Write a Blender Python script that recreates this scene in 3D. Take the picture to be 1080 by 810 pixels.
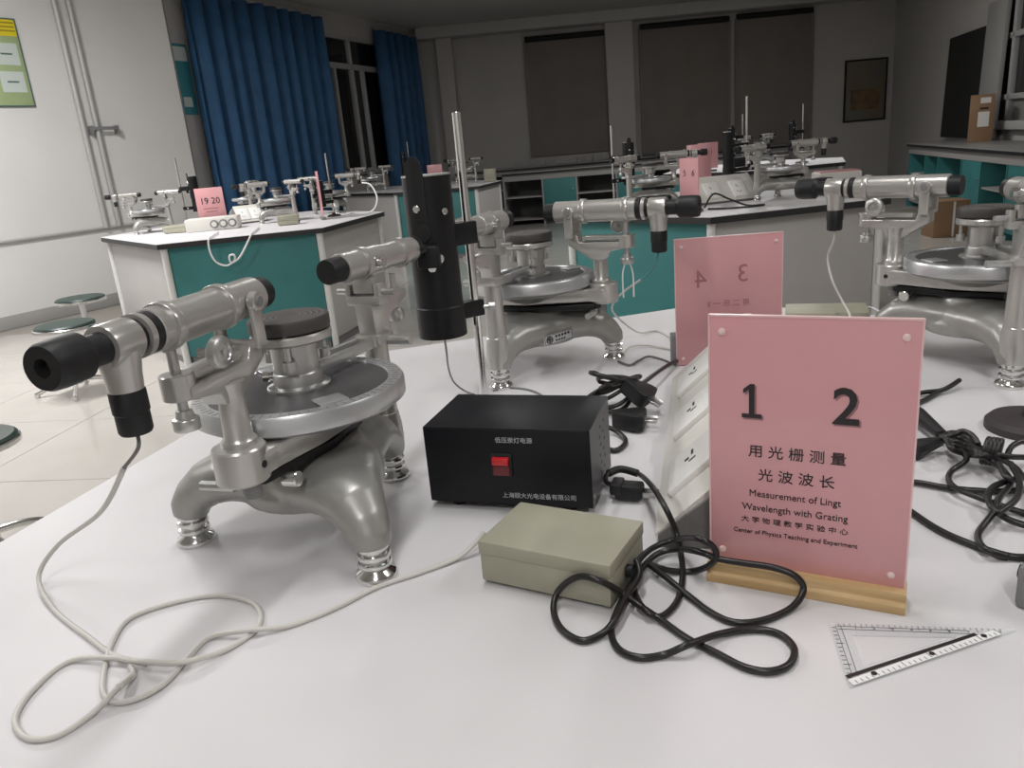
import bpy, bmesh, math, random
from mathutils import Vector, Matrix
random.seed(7)
PI = math.pi
R = math.radians
scene = bpy.context.scene
for o in list(bpy.data.objects):
    bpy.data.objects.remove(o)
C = scene.collection

# ------------------------------------------------------------------ camera
CAM_H, PITCH, ROLL, FPX = 1.20, R(17.0), R(5.0), 820.0
_F = Vector((0, math.cos(PITCH), -math.sin(PITCH)))
_R0 = Vector((1, 0, 0))
_U0 = Vector((0, math.sin(PITCH), math.cos(PITCH)))
_R = math.cos(ROLL) * _R0 - math.sin(ROLL) * _U0
_U = math.sin(ROLL) * _R0 + math.cos(ROLL) * _U0
CAMP = Vector((0, 0, CAM_H))
cd = bpy.data.cameras.new('camera')
cam = bpy.data.objects.new('camera', cd)
C.objects.link(cam)
cd.sensor_width = 36.0
cd.lens = 36.0 * FPX / 1080.0
cd.clip_start = 0.02
m = Matrix.Identity(4)
for i in range(3):
    m[i][0], m[i][1], m[i][2], m[i][3] = _R[i], _U[i], -_F[i], CAMP[i]
cam.matrix_world = m
scene.camera = cam

# ------------------------------------------------------------------ world, exposure
world = bpy.data.worlds.new('world')
scene.world = world
world.use_nodes = True
world.node_tree.nodes['Background'].inputs[0].default_value = (0.02, 0.025, 0.04, 1)
world.node_tree.nodes['Background'].inputs[1].default_value = 0.3
vs = scene.view_settings
vs.view_transform = 'Standard'
vs.look = 'None'
vs.gamma = 1.0
vs.use_curve_mapping = False
vs.exposure = 0.0
CEIL = 3.3
# fluorescent ceiling fittings that are on, the last one added to lift the unlit back: (x, y, rotation, watts)
LIT = [(-0.1, 0.9, 75, 20), (-3.0, 1.4, 75, 40), (-3.2, 4.9, 75, 120), (-0.2, 4.9, 75, 10), (2.4, 0.8, 75, 24), (-0.2, -1.6, 75, 33), (2.6, 8.8, 75, 58)]

# ------------------------------------------------------------------ pixel helpers (photo frame 1080 x 810)
def ray(x, y):
    return _F + (x - 540) / FPX * _R - (y - 405) / FPX * _U
def at(x, y, z):
    d = ray(x, y)
    return CAMP + d * ((z - CAM_H) / d.z)
def on_wall(p0, p1, x, y):
    """point of the vertical plane through p0-p1 seen at a pixel: (distance from p0, height)"""
    e = Vector((p1[0] - p0[0], p1[1] - p0[1], 0)).normalized()
    n = Vector((-e.y, e.x, 0))
    d = ray(x, y)
    P = CAMP + d * ((Vector((p0[0], p0[1], 0)) - CAMP).dot(n) / d.dot(n))
    return (P - Vector((p0[0], p0[1], 0))).dot(e), P.z
TOP = 0.80

# ------------------------------------------------------------------ materials
MATS = {}
def mat(name, col, rough=0.5, metal=0.0, var=0.0, scale=8.0, bump=0.0, bscale=60.0, coat=0.0, spec=0.5, col2=None, stretch=None, trans=0.0, alpha=1.0):
    if name in MATS:
        return MATS[name]
    mt = bpy.data.materials.new(name)
    mt.use_nodes = True
    nt = mt.node_tree
    b = nt.nodes['Principled BSDF']
    b.inputs['Base Color'].default_value = (*col, 1)
    b.inputs['Roughness'].default_value = rough
    b.inputs['Metallic'].default_value = metal
    b.inputs['Specular IOR Level'].default_value = spec
    b.inputs['Coat Weight'].default_value = coat
    b.inputs['Transmission Weight'].default_value = trans
    b.inputs['Alpha'].default_value = alpha
    tc = nt.nodes.new('ShaderNodeTexCoord')
    src = tc.outputs['Object']
    if stretch:
        mp = nt.nodes.new('ShaderNodeMapping')
        mp.inputs['Scale'].default_value = stretch
        nt.links.new(src, mp.inputs[0])
        src = mp.outputs[0]
    if var > 0 or col2:
        n = nt.nodes.new('ShaderNodeTexNoise')
        n.inputs['Scale'].default_value = scale
        n.inputs['Detail'].default_value = 5
        nt.links.new(src, n.inputs['Vector'])
        rp = nt.nodes.new('ShaderNodeValToRGB')
        c2 = col2 or tuple(max(0, c * (1 - var)) for c in col)
        rp.color_ramp.elements[0].position = 0.35
        rp.color_ramp.elements[1].position = 0.65
        rp.color_ramp.elements[0].color = (*c2, 1)
        rp.color_ramp.elements[1].color = (*col, 1)
        nt.links.new(n.outputs[0], rp.inputs[0])
        nt.links.new(rp.outputs[0], b.inputs['Base Color'])
    if bump > 0:
        n2 = nt.nodes.new('ShaderNodeTexNoise')
        n2.inputs['Scale'].default_value = bscale
        n2.inputs['Detail'].default_value = 3
        nt.links.new(src, n2.inputs['Vector'])
        bp = nt.nodes.new('ShaderNodeBump')
        bp.inputs['Strength'].default_value = bump
        bp.inputs['Distance'].default_value = 0.002
        nt.links.new(n2.outputs[0], bp.inputs['Height'])
        nt.links.new(bp.outputs[0], b.inputs['Normal'])
    MATS[name] = mt
    return mt

mat('table_white', (0.69, 0.68, 0.69), 0.5, var=0.05, scale=2.5, spec=0.4)
mat('edge_black', (0.02, 0.02, 0.022), 0.45)
mat('teal', (0.045, 0.22, 0.22), 0.5, var=0.12, scale=3)
mat('panel_grey', (0.50, 0.48, 0.47), 0.55, var=0.06, scale=3)
mat('panel_trim', (0.72, 0.72, 0.70), 0.5)
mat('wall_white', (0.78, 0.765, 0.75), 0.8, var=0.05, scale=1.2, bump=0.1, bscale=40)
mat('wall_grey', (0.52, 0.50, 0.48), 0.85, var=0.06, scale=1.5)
mat('ceiling_paint', (0.55, 0.54, 0.52), 0.9, var=0.05, scale=1.0)
mat('floor_tile', (0.58, 0.55, 0.51), 0.16, var=0.07, scale=3, coat=0.15)
mat('grout', (0.30, 0.28, 0.25), 0.8)
mat('blind', (0.25, 0.225, 0.205), 0.8, var=0.1, scale=2)
mat('pilaster', (0.56, 0.53, 0.51), 0.85)
mat('curtain', (0.04, 0.135, 0.29), 0.7, var=0.2, scale=5)
mat('window_frame', (0.45, 0.45, 0.44), 0.5)
mat('night_glass', (0.012, 0.012, 0.015), 0.08, spec=0.6)
mat('conduit', (0.50, 0.50, 0.49), 0.5, metal=0.3)
mat('casting', (0.36, 0.355, 0.335), 0.34, metal=0.4, var=0.06, scale=30, bump=0.06, bscale=300)
mat('enamel', (0.54, 0.525, 0.50), 0.28, metal=0.6, var=0.05, scale=40, bump=0.05, bscale=400)
mat('chrome', (0.75, 0.75, 0.74), 0.16, metal=1.0)
mat('steel', (0.55, 0.55, 0.54), 0.36, metal=0.85)
mat('dial_rim', (0.56, 0.57, 0.58), 0.33, metal=0.75)
mat('dial_dark', (0.10, 0.095, 0.10), 0.35, metal=0.3, var=0.25, scale=14)
mat('black_rubber', (0.012, 0.012, 0.013), 0.5, spec=0.4)
mat('black_metal', (0.008, 0.008, 0.009), 0.4, spec=0.35)
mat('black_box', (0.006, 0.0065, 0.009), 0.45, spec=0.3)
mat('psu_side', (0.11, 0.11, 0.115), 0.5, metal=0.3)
mat('box_side', (0.05, 0.05, 0.055), 0.5, metal=0.3)
mat('stage_black', (0.06, 0.055, 0.052), 0.5)
mat('stage_groove', (0.22, 0.21, 0.20), 0.5)
mat('lens_glass', (0.01, 0.012, 0.03), 0.05, coat=0.6)
mat('green_grey', (0.40, 0.39, 0.30), 0.5, var=0.12, scale=10, bump=0.05, bscale=200)
mat('pink', (0.71, 0.355, 0.375), 0.32, var=0.04, scale=6, coat=0.35)
mat('pink_edge', (0.80, 0.55, 0.55), 0.3)
mat('ink', (0.022, 0.014, 0.016), 0.5)
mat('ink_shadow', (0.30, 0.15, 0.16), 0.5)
mat('ink_ghost', (0.42, 0.18, 0.20), 0.5)
mat('pin', (0.82, 0.62, 0.60), 0.3)
mat('wood', (0.62, 0.44, 0.23), 0.5, col2=(0.50, 0.32, 0.14), scale=9, stretch=(1.2, 12, 14))
mat('white_plastic', (0.74, 0.72, 0.67), 0.4, var=0.04, scale=5)
mat('socket_plate', (0.86, 0.85, 0.82), 0.35)
mat('grey_plastic', (0.15, 0.145, 0.14), 0.6)
mat('iron_base', (0.04, 0.033, 0.034), 0.6)
mat('mid_grey_plastic', (0.22, 0.22, 0.22), 0.5)
mat('white_cable', (0.62, 0.60, 0.56), 0.45)
mat('black_cable', (0.015, 0.014, 0.014), 0.35)
mat('clear_plastic', (0.85, 0.87, 0.88), 0.12, alpha=0.28, spec=0.6)
mat('white_print', (0.85, 0.85, 0.85), 0.5)
mat('red_switch', (0.62, 0.015, 0.025), 0.3, coat=0.3)
mat('red_dark', (0.16, 0.02, 0.025), 0.35)
mat('label_print', (0.55, 0.56, 0.58), 0.5)
mat('poster_green', (0.40, 0.50, 0.26), 0.5, var=0.06)
mat('poster_yellow', (0.75, 0.62, 0.02), 0.5)
mat('poster_pale', (0.60, 0.66, 0.62), 0.5)
mat('poster_teal', (0.05, 0.26, 0.30), 0.5)
mat('poster_ink', (0.10, 0.16, 0.14), 0.6)
mat('poster_olive', (0.35, 0.27, 0.02), 0.5)
mat('board_dark', (0.17, 0.18, 0.16), 0.5, col2=(0.20, 0.15, 0.09), scale=2)
mat('board_print', (0.22, 0.14, 0.07), 0.5, var=0.3, scale=6)
mat('cardboard', (0.30, 0.18, 0.10), 0.8, var=0.12, scale=5)
mat('paper', (0.72, 0.70, 0.66), 0.6)
mat('matt_black', (0.012, 0.012, 0.012), 0.7)  # plain black of boards, frames and bezels, also discs drawn as holes
mat('stool_seat', (0.012, 0.035, 0.028), 0.4)
mat('yellow_tag', (0.55, 0.42, 0.03), 0.5)
mat('bench_top', (0.28, 0.275, 0.265), 0.35)
mat('cabinet_inner', (0.10, 0.10, 0.10), 0.8)
mat('cabinet_grey', (0.36, 0.35, 0.34), 0.6)

# ------------------------------------------------------------------ mesh helpers
I4 = Matrix.Identity(4)
def merge(bm, tmp, M=None):
    me = bpy.data.meshes.new('tmp')
    tmp.to_mesh(me)
    tmp.free()
    if M is not None:
        me.transform(M)
    bm.from_mesh(me)
    bpy.data.meshes.remove(me)
def box(bm, c, s, bev=0.0, M=None, seg=2):
    t = bmesh.new()
    bmesh.ops.create_cube(t, size=1.0)
    for v in t.verts:
        v.co = Vector((c[0] + v.co.x * s[0], c[1] + v.co.y * s[1], c[2] + v.co.z * s[2]))
    if bev > 0:
        bmesh.ops.bevel(t, geom=list(t.edges), offset=bev, segments=seg, profile=0.5, affect='EDGES')
    merge(bm, t, M)
def lathe(bm, prof, M=None, seg=28):
    t = bmesh.new()
    rings = []
    for r, z in prof:
        if r < 1e-6:
            rings.append([t.verts.new((0, 0, z))])
        else:
            rings.append([t.verts.new((r * math.cos(2 * PI * k / seg), r * math.sin(2 * PI * k / seg), z)) for k in range(seg)])
    for a, b in zip(rings, rings[1:]):
        for k in range(seg):
            k2 = (k + 1) % seg
            if len(a) == 1 and len(b) == 1:
                continue
            if len(a) == 1:
                t.faces.new((a[0], b[k2], b[k]))
            elif len(b) == 1:
                t.faces.new((a[k], a[k2], b[0]))
            else:
                t.faces.new((a[k], a[k2], b[k2], b[k]))
    if len(rings[0]) > 1:
        t.faces.new(list(reversed(rings[0])))
    if len(rings[-1]) > 1:
        t.faces.new(rings[-1])
    bmesh.ops.recalc_face_normals(t, faces=list(t.faces))
    merge(bm, t, M)
def frame_to(p0, p1):
    p0, p1 = Vector(p0), Vector(p1)
    d = p1 - p0
    return Matrix.Translation(p0) @ d.to_track_quat('Z', 'Y').to_matrix().to_4x4(), d.length
def cyl(bm, p0, p1, r, r2=None, seg=20, bev=0.0):
    M, L = frame_to(p0, p1)
    r2 = r if r2 is None else r2
    if bev > 0:
        prof = [(r - bev, 0), (r, bev), (r2, L - bev), (r2 - bev, L)]
    else:
        prof = [(r, 0), (r2, L)]
    lathe(bm, prof, M, seg)
def xlathe(bm, prof, seg=28, M=None):
    """profile (x, r) turned about the X axis"""
    X = Matrix.Rotation(PI / 2, 4, 'Y')
    lathe(bm, [(r, x) for x, r in prof], (M @ X) if M is not None else X, seg)
def catmull(pts, n=8, closed=False):
    pts = [Vector(p) for p in pts]
    out = []
    N = len(pts)
    for i in range(N - 1):
        p0 = pts[max(i - 1, 0)]
        p1, p2 = pts[i], pts[i + 1]
        p3 = pts[min(i + 2, N - 1)]
        for k in range(n):
            t = k / n
            out.append(0.5 * ((2 * p1) + (-p0 + p2) * t + (2 * p0 - 5 * p1 + 4 * p2 - p3) * t * t + (-p0 + 3 * p1 - 3 * p2 + p3) * t ** 3))
    out.append(pts[-1])
    return out
def tube(bm, pts, r, seg=8, n=8, smooth=True):
    P = catmull(pts, n) if smooth else [Vector(p) for p in pts]
    t = bmesh.new()
    tang = []
    for i in range(len(P)):
        a = P[max(i - 1, 0)]
        b = P[min(i + 1, len(P) - 1)]
        d = (b - a)
        tang.append(d.normalized() if d.length > 1e-9 else Vector((0, 0, 1)))
    up = Vector((0, 0, 1)) if abs(tang[0].z) < 0.9 else Vector((1, 0, 0))
    nrm = (up - tang[0] * up.dot(tang[0])).normalized()
    rings = []
    for i, p in enumerate(P):
        nrm = (nrm - tang[i] * nrm.dot(tang[i]))
        nrm = nrm.normalized() if nrm.length > 1e-6 else Vector((1, 0, 0))
        bn = tang[i].cross(nrm)
        rings.append([t.verts.new(p + r * (math.cos(2 * PI * k / seg) * nrm + math.sin(2 * PI * k / seg) * bn)) for k in range(seg)])
    for a, b in zip(rings, rings[1:]):
        for k in range(seg):
            t.faces.new((a[k], a[(k + 1) % seg], b[(k + 1) % seg], b[k]))
    t.faces.new(list(reversed(rings[0])))
    t.faces.new(rings[-1])
    merge(bm, t)
def prism(bm, poly, z0, z1, M=None, bev=0.0):
    t = bmesh.new()
    a = [t.verts.new((x, y, z0)) for x, y in poly]
    b = [t.verts.new((x, y, z1)) for x, y in poly]
    n = len(poly)
    t.faces.new(list(reversed(a)))
    t.faces.new(b)
    for k in range(n):
        t.faces.new((a[k], a[(k + 1) % n], b[(k + 1) % n], b[k]))
    bmesh.ops.recalc_face_normals(t, faces=list(t.faces))
    if bev > 0:
        bmesh.ops.bevel(t, geom=list(t.edges), offset=bev, segments=2, profile=0.5, affect='EDGES')
    merge(bm, t, M)
def finish(me, m, sharp=35):
    for p in me.polygons:
        p.use_smooth = True
    try:
        me.set_sharp_from_angle(angle=R(sharp))
    except Exception:
        pass
    if m:
        me.materials.append(MATS[m])
def mesh(name, bm, m, sharp=35):
    me = bpy.data.meshes.new(name)
    bm.to_mesh(me)
    bm.free()
    finish(me, m, sharp)
    return me
def put(name, me, parent=None, loc=(0, 0, 0), rz=0.0, rot=None):
    o = bpy.data.objects.new(name, me)
    C.objects.link(o)
    o.parent = parent
    o.location = loc
    o.rotation_euler = rot if rot else (0, 0, rz)
    return o
def obj(name, bm, m, parent=None, loc=(0, 0, 0), rz=0.0, rot=None, sharp=35):
    return put(name, mesh(name, bm, m, sharp), parent, loc, rz, rot)
def tag(o, label, cat, group=None, kind=None):
    o['label'] = label
    o['category'] = cat
    if group:
        o['group'] = group
    if kind:
        o['kind'] = kind
    return o
def thing(name, label, cat, loc=(0, 0, 0), rz=0.0, group=None):
    o = bpy.data.objects.new(name, None)
    o.empty_display_size = 0.05
    C.objects.link(o)
    o.location = loc
    o.rotation_euler = (0, 0, rz)
    return tag(o, label, cat, group)
def struct(name, bm, m, label=None, parent=None, **k):
    o = obj(name, bm, m, parent, **k)
    if parent is None:
        o['kind'] = 'structure'
        o['label'] = label or name.replace('_', ' ')
    return o
def B():
    return bmesh.new()
def text(body, size, M, m, parent, name='lettering', align='CENTER', depth=0.0002, xs=1.0, shear=0.0, bold=0.0):
    cu = bpy.data.curves.new(name, 'FONT')
    cu.body = body
    cu.size = size
    cu.align_x = align
    cu.align_y = 'CENTER'
    cu.extrude = depth
    cu.shear = shear
    cu.offset = bold
    cu.resolution_u = 3
    o = bpy.data.objects.new(name, cu)
    C.objects.link(o)
    dg = bpy.context.evaluated_depsgraph_get()
    dg.update()
    me = bpy.data.meshes.new_from_object(o.evaluated_get(dg))
    bpy.data.objects.remove(o)
    bpy.data.curves.remove(cu)
    me.transform(M @ Matrix.Diagonal((xs, 1, 1, 1)))
    me.materials.clear()
    me.materials.append(MATS[m])
    return put(name, me, parent)
FRONT = Matrix.Rotation(PI / 2, 4, 'X')     # lettering that faces local -Y
def face_front(x, y, z):
    return Matrix.Translation((x, y, z)) @ FRONT

# ------------------------------------------------------------------ room shell
L0, L1, L2, L3 = (-5.9, -3.0), (-5.37, 5.39), (-3.27, 8.94), (-3.41, 9.38)
L4, R1, R2, R3 = (-1.14, 15.3), (7.35, 14.9), (4.82, 5.0), (4.4, -3.0)
ROOM = [L0, L1, L2, L3, L4, R1, R2, R3]
def inside(x, y, poly):
    c = False
    n = len(poly)
    for i in range(n):
        x1, y1 = poly[i]
        x2, y2 = poly[(i + 1) % n]
        if (y1 > y) != (y2 > y) and x < (x2 - x1) * (y - y1) / (y2 - y1) + x1:
            c = not c
    return c
def wall(name, p0, p1, m, label, holes=None, th=0.15):
    """wall slab along p0-p1; local x along the wall, inner face at local y=0, outside is +y (left of travel)"""
    e = Vector((p1[0] - p0[0], p1[1] - p0[1], 0))
    L = e.length
    bm = B()
    xs = [0.0, L]
    if holes:
        segs = []
        x = 0.0
        for (a, b, z0, z1) in sorted(holes):
            segs.append((x, a, 0, CEIL))
            segs.append((a, b, 0, z0))
            segs.append((a, b, z1, CEIL))
            x = b
        segs.append((x, L, 0, CEIL))
    else:
        segs = [(0, L, 0, CEIL)]
    for a, b, z0, z1 in segs:
        if b - a > 1e-4 and z1 - z0 > 1e-4:
            box(bm, ((a + b) / 2, th / 2, (z0 + z1) / 2), (b - a, th, z1 - z0))
    return struct(name, bm, m, label, loc=(p0[0], p0[1], 0), rz=math.atan2(e.y, e.x))

bm = B()
prism(bm, ROOM, -0.12, -0.003)
floor = struct('floor', bm, 'grout', 'glossy beige tiled floor')
tl = 0.8
bm = B()
box(bm, (0, 0, -0.006), (tl - 0.004, tl - 0.004, 0.012), 0.0015, seg=1)
tile_me = mesh('floor_tile', bm, 'floor_tile')
ang = R(-8)
for i in range(-12, 13):
    for j in range(-3, 20):
        x = i * tl * math.cos(ang) - j * tl * math.sin(ang)
        y = i * tl * math.sin(ang) + j * tl * math.cos(ang)
        if y > 0.8 and all(inside(x + dx, y + dy, ROOM) for dx in (-.5, .5) for dy in (-.5, .5)):
            put('floor_tile', tile_me, floor, (x, y, 0), ang)
bm = B()
prism(bm, ROOM, CEIL, CEIL + 0.1)
struct('ceiling', bm, 'ceiling_paint', 'plain off-white ceiling')

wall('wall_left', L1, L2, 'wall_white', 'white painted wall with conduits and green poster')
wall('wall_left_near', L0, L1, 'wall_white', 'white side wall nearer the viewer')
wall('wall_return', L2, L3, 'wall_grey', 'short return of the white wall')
WIN = (L3, L4)
def wl(x, y):
    return on_wall(L3, L4, x, y)
t0, _ = wl(300, 100)
t1, _ = wl(408, 100)
wz0, wz1 = 1.0, 3.0
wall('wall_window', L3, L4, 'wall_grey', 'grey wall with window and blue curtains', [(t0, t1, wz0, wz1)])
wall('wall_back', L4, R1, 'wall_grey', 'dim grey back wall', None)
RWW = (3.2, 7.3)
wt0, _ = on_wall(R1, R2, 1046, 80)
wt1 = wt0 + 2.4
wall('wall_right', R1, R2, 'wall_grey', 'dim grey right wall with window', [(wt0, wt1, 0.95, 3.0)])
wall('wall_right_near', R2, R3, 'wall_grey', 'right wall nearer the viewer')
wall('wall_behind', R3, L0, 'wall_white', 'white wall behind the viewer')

# baseboard and conduits on the left wall
def along(p0, p1, t, off=0.0, z=0.0):
    e = Vector((p1[0] - p0[0], p1[1] - p0[1], 0)).normalized()
    n = Vector((e.y, -e.x, 0))          # into the room
    return Vector((p0[0], p0[1], 0)) + e * t + n * off + Vector((0, 0, z))
def wall_rot(p0, p1):
    return math.atan2(p1[1] - p0[1], p1[0] - p0[0])
LW = wall_rot(L1, L2)
Llen = (Vector(L2) - Vector(L1)).length
bm = B()
box(bm, (Llen / 2, -0.008, 0.06), (Llen, 0.016, 0.12), 0.003)
struct('baseboard_left', bm, 'cabinet_grey', 'low beige tiled skirting under the white wall', loc=(*L1, 0), rz=LW)
def lw(x, y):
    return on_wall(L1, L2, x, y)
pz = 0.76
for k, (px_, py_) in enumerate(((104, 205), (118, 205))):
    t, _ = lw(px_ - 2, py_)
    p = along(L1, L2, t, 0.035)
    bm = B()
    cyl(bm, (p.x, p.y, pz), (p.x, p.y, CEIL), 0.026, seg=16)
    o = obj('conduit_pipe', bm, 'conduit')
    tag(o, ('grey vertical conduit on the white wall, farther from the blue curtain' if k == 0 else 'grey vertical conduit on the white wall, nearer the blue curtain'), 'pipe', 'conduits on the white wall')
t, z = lw(97, 136)
t2, _ = lw(117, 136)
r_ = thing('pipe_clamp', 'dark steel clamp bracket across the two vertical conduits', 'bracket', along(L1, L2, (t + t2) / 2, 0, z), LW)
bm = B()
box(bm, (0, -0.068, 0), (t2 - t + 0.06, 0.012, 0.03), 0.002)
obj('clamp_strap', bm, 'mid_grey_plastic', r_)
for s in (-1, 1):
    bm = B()
    box(bm, (s * ((t2 - t) / 2 + 0.035), -0.037, -0.015), (0.012, 0.074, 0.08), 0.002)
    obj('clamp_lug', bm, 'mid_grey_plastic', r_)
bm = B()
a = along(L1, L2, 0.3, 0.02, 0.76)
b = along(L1, L2, lw(150, 235)[0], 0.02, 0.76)
cyl(bm, a, b, 0.014, seg=10)
tag(obj('horizontal_conduit', bm, 'conduit'), 'thin horizontal conduit running low along the white wall', 'pipe')

# posters
def wall_board(name, label, cat, p0, p1, px0, py0, px1, py1, m, th=0.015):
    """rectangular board on a wall from a top-left to a bottom-right pixel"""
    a, z1 = on_wall(p0, p1, px0, py0)
    b, z0 = on_wall(p0, p1, px1, py1)
    w, h = abs(b - a), abs(z1 - z0)
    r = thing(name, label, cat, along(p0, p1, (a + b) / 2, 0, (z0 + z1) / 2), wall_rot(p0, p1))
    bm = B()
    box(bm, (0, -th / 2 - 0.001, 0), (w, th, h), 0.002)
    obj('backing_board', bm, m, r)
    return r, w, h, -th - 0.001
r, w, h, yf = wall_board('safety_poster', 'green wall poster with yellow heading and pale picture panels', 'poster', L1, L2, -52, 15, 36, 112, 'poster_green')
def rect(parent, name, cx, cz, w, h, m, y, th=0.002):
    bm = B()
    box(bm, (cx, y - th / 2, cz), (w, th, h))
    return obj(name, bm, m, parent)
rect(r, 'heading_band', 0, h * 0.40, w * 0.97, h * 0.19, 'poster_yellow', yf)
for k in range(3):
    rect(r, 'print_line', w * 0.22, h * (0.455 - 0.045 * k), w * 0.5, h * 0.018, 'poster_olive', yf - 0.002, 0.0006)
for cz, hh in ((0.10, 0.25), (-0.22, 0.24)):
    for cx in (-0.28, 0.22):
        rect(r, 'picture_panel', w * cx, h * cz, w * 0.42, h * hh, 'poster_pale', yf)
        rect(r, 'print_line', w * cx, h * cz, w * 0.2, h * 0.02, 'poster_ink', yf - 0.002, 0.0006)
bm = B()
for s in (-1, 1):
    box(bm, (s * w / 2, yf + 0.006, 0), (0.012, 0.02, h + 0.012), 0.001)
    box(bm, (0, yf + 0.006, s * h / 2), (w + 0.012, 0.02, 0.012), 0.001)
obj('poster_frame', bm, 'poster_ink', r)
r, w, h, yf = wall_board('notice_poster', 'narrow teal poster half hidden between white wall and blue curtain', 'poster', L3, L4, 176, 45, 209, 121, 'poster_teal')
rect(r, 'picture_panel', 0, h * 0.36, w * 0.8, h * 0.2, 'poster_pale', yf)
rect(r, 'print_line', 0, -h * 0.32, w * 0.5, h * 0.14, 'poster_pale', yf)
r, w, h, yf = wall_board('framed_board', 'dark framed picture board hanging on the dim back wall near the right bench', 'picture', L4, R1, 892, 65, 932, 125, 'board_dark', 0.02)
bm = B()
for s in (-1, 1):
    box(bm, (s * w / 2, yf + 0.006, 0), (0.03, 0.03, h + 0.03), 0.002)
    box(bm, (0, yf + 0.006, s * h / 2), (w + 0.03, 0.03, 0.03), 0.002)
obj('picture_frame', bm, 'matt_black', r)
rect(r, 'picture_panel', 0, -h * 0.15, w * 0.72, h * 0.34, 'board_print', yf, 0.001)

# window between the curtains
r = put('window_1', None, None, (*L3, 0), wall_rot(L3, L4))
r['kind'] = 'structure'
r['label'] = 'tall metal window between the blue curtains, dark outside'
def frame_bar(parent, a, b, z0, z1, y=0.03, d=0.06, name='mullion'):
    bm = B()
    box(bm, ((a + b) / 2, y, (z0 + z1) / 2), (b - a, d, z1 - z0), 0.004)
    return obj(name, bm, 'window_frame', parent)
zt = wl(358, 69)[1]
frame_bar(r, t0, t1, wz0 - 0.04, wz0 + 0.05, 0.0, 0.2, 'window_sill')
frame_bar(r, t0, t1, wz1 - 0.06, wz1, name='frame_head')
frame_bar(r, t0, t1, zt - 0.04, zt + 0.04, name='transom')
frame_bar(r, t0, t0 + 0.06, wz0, wz1, name='frame_jamb')
frame_bar(r, t1 - 0.06, t1, wz0, wz1, name='frame_jamb')
for x in (332, 367):
    t = wl(x, 40)[0]
    frame_bar(r, t - 0.035, t + 0.035, zt, wz1)
for x, ww in ((350, 0.085), (360, 0.03), (378, 0.045), (389, 0.035)):
    t = wl(x, 120)[0]
    frame_bar(r, t - ww, t + ww, wz0, zt)
ed = sorted([t0 + 0.05, wl(332, 40)[0], wl(367, 40)[0], t1 - 0.05])
for a, b in zip(ed, ed[1:]):
    bm = B()
    box(bm, ((a + b) / 2, 0.06, (zt + wz1) / 2), (b - a, 0.008, wz1 - zt))
    obj('pane', bm, 'night_glass', r)
ed = sorted([t0 + 0.05, wl(350, 120)[0], wl(378, 120)[0], t1 - 0.05])
for a, b in zip(ed, ed[1:]):
    bm = B()
    box(bm, ((a + b) / 2, 0.06, (zt + wz0) / 2), (b - a, 0.008, zt - wz0))
    obj('pane', bm, 'night_glass', r)

def curtain(label, xa, xb, folds, seed):
    rnd = random.Random(seed)
    a = wl(xa, 100)[0]
    b = wl(xb, 100)[0]
    root = thing('curtain', label, 'curtain', along(L3, L4, a, 0, 0), wall_rot(L3, L4), 'blue curtains')
    n = folds * 12
    ph = [rnd.uniform(-0.5, 0.5) for _ in range(folds + 2)]
    am = [rnd.uniform(0.04, 0.12) for _ in range(folds + 2)]
    bm = B()
    zs = [0.45, 1.0, 1.6, 2.3, 3.14]
    rows = []
    for z in zs:
        row = []
        for k in range(n + 1):
            u = k / n
            f = u * folds
            i = int(f)
            A = am[i] * (1 - (f - i)) + am[i + 1] * (f - i)
            y = -0.13 + A * math.sin(2 * PI * f + ph[i] * (1 - (f - i)) + ph[i + 1] * (f - i)) * (0.75 + 0.25 * (z < 2.5))
            x = u * (b - a) + 0.02 * math.sin(2 * PI * f * 1.0 + 1.3)
            row.append(bm.verts.new((x, y, z)))
        rows.append(row)
    for r0, r1 in zip(rows, rows[1:]):
        for k in range(n):
            bm.faces.new((r0[k], r0[k + 1], r1[k + 1], r1[k]))
    o = obj('curtain_cloth', bm, 'curtain', root, sharp=180)
    sm = o.modifiers.new('solid', 'SOLIDIFY')
    sm.thickness = 0.004
    bm = B()
    cyl(bm, (-0.05, -0.13, 3.16), (b - a + 0.05, -0.13, 3.16), 0.014, seg=10)
    obj('curtain_rail', bm, 'conduit', root)
curtain('wide blue curtain hanging beside the white wall, left of the window', 201, 342, 10, 3)
curtain('narrow dark blue curtain hanging in the back corner, right of the window', 396, 438, 5, 5)

# back wall: dark blinds in shallow frames and pilasters
BL = (Vector(R1) - Vector(L4)).length
def bw(x, y):
    return on_wall(L4, R1, x, y)
def blind(name, label, xa, xb, ya, yb):
    a = bw(xa, ya)[0]
    b = bw(xb, ya)[0]
    z1 = bw((xa + xb) / 2, ya)[1]
    z0 = bw((xa + xb) / 2, yb)[1]
    r = put(name, None, None, (*along(L4, R1, a), ), wall_rot(L4, R1))
    r['kind'] = 'structure'
    r['label'] = label
    bm = B()
    box(bm, ((b - a) / 2, -0.03, (z0 + z1) / 2), (b - a, 0.05, z1 - z0), 0.004)
    obj('dark_blind', bm, 'blind', r)
    bm = B()
    cyl(bm, (0.0, -0.06, z1 + 0.02), (b - a, -0.06, z1 + 0.02), 0.05, seg=12)
    obj('blind_roller', bm, 'matt_black', r)
    bm = B()
    for x in (0.0, b - a):
        box(bm, (x, -0.035, (z0 + z1) / 2), (0.05, 0.07, z1 - z0), 0.004)
    obj('frame_jamb', bm, 'blind', r)
blind('window_2', 'dark covered window on the back wall, narrower one', 553, 637, 40, 163)
blind('window_3', 'dark covered window on the back wall, wide one beside the pilaster', 674, 768, 26, 160)
blind('window_4', 'dark covered window on the back wall, nearest the right corner', 776, 856, 16, 158)
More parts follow.
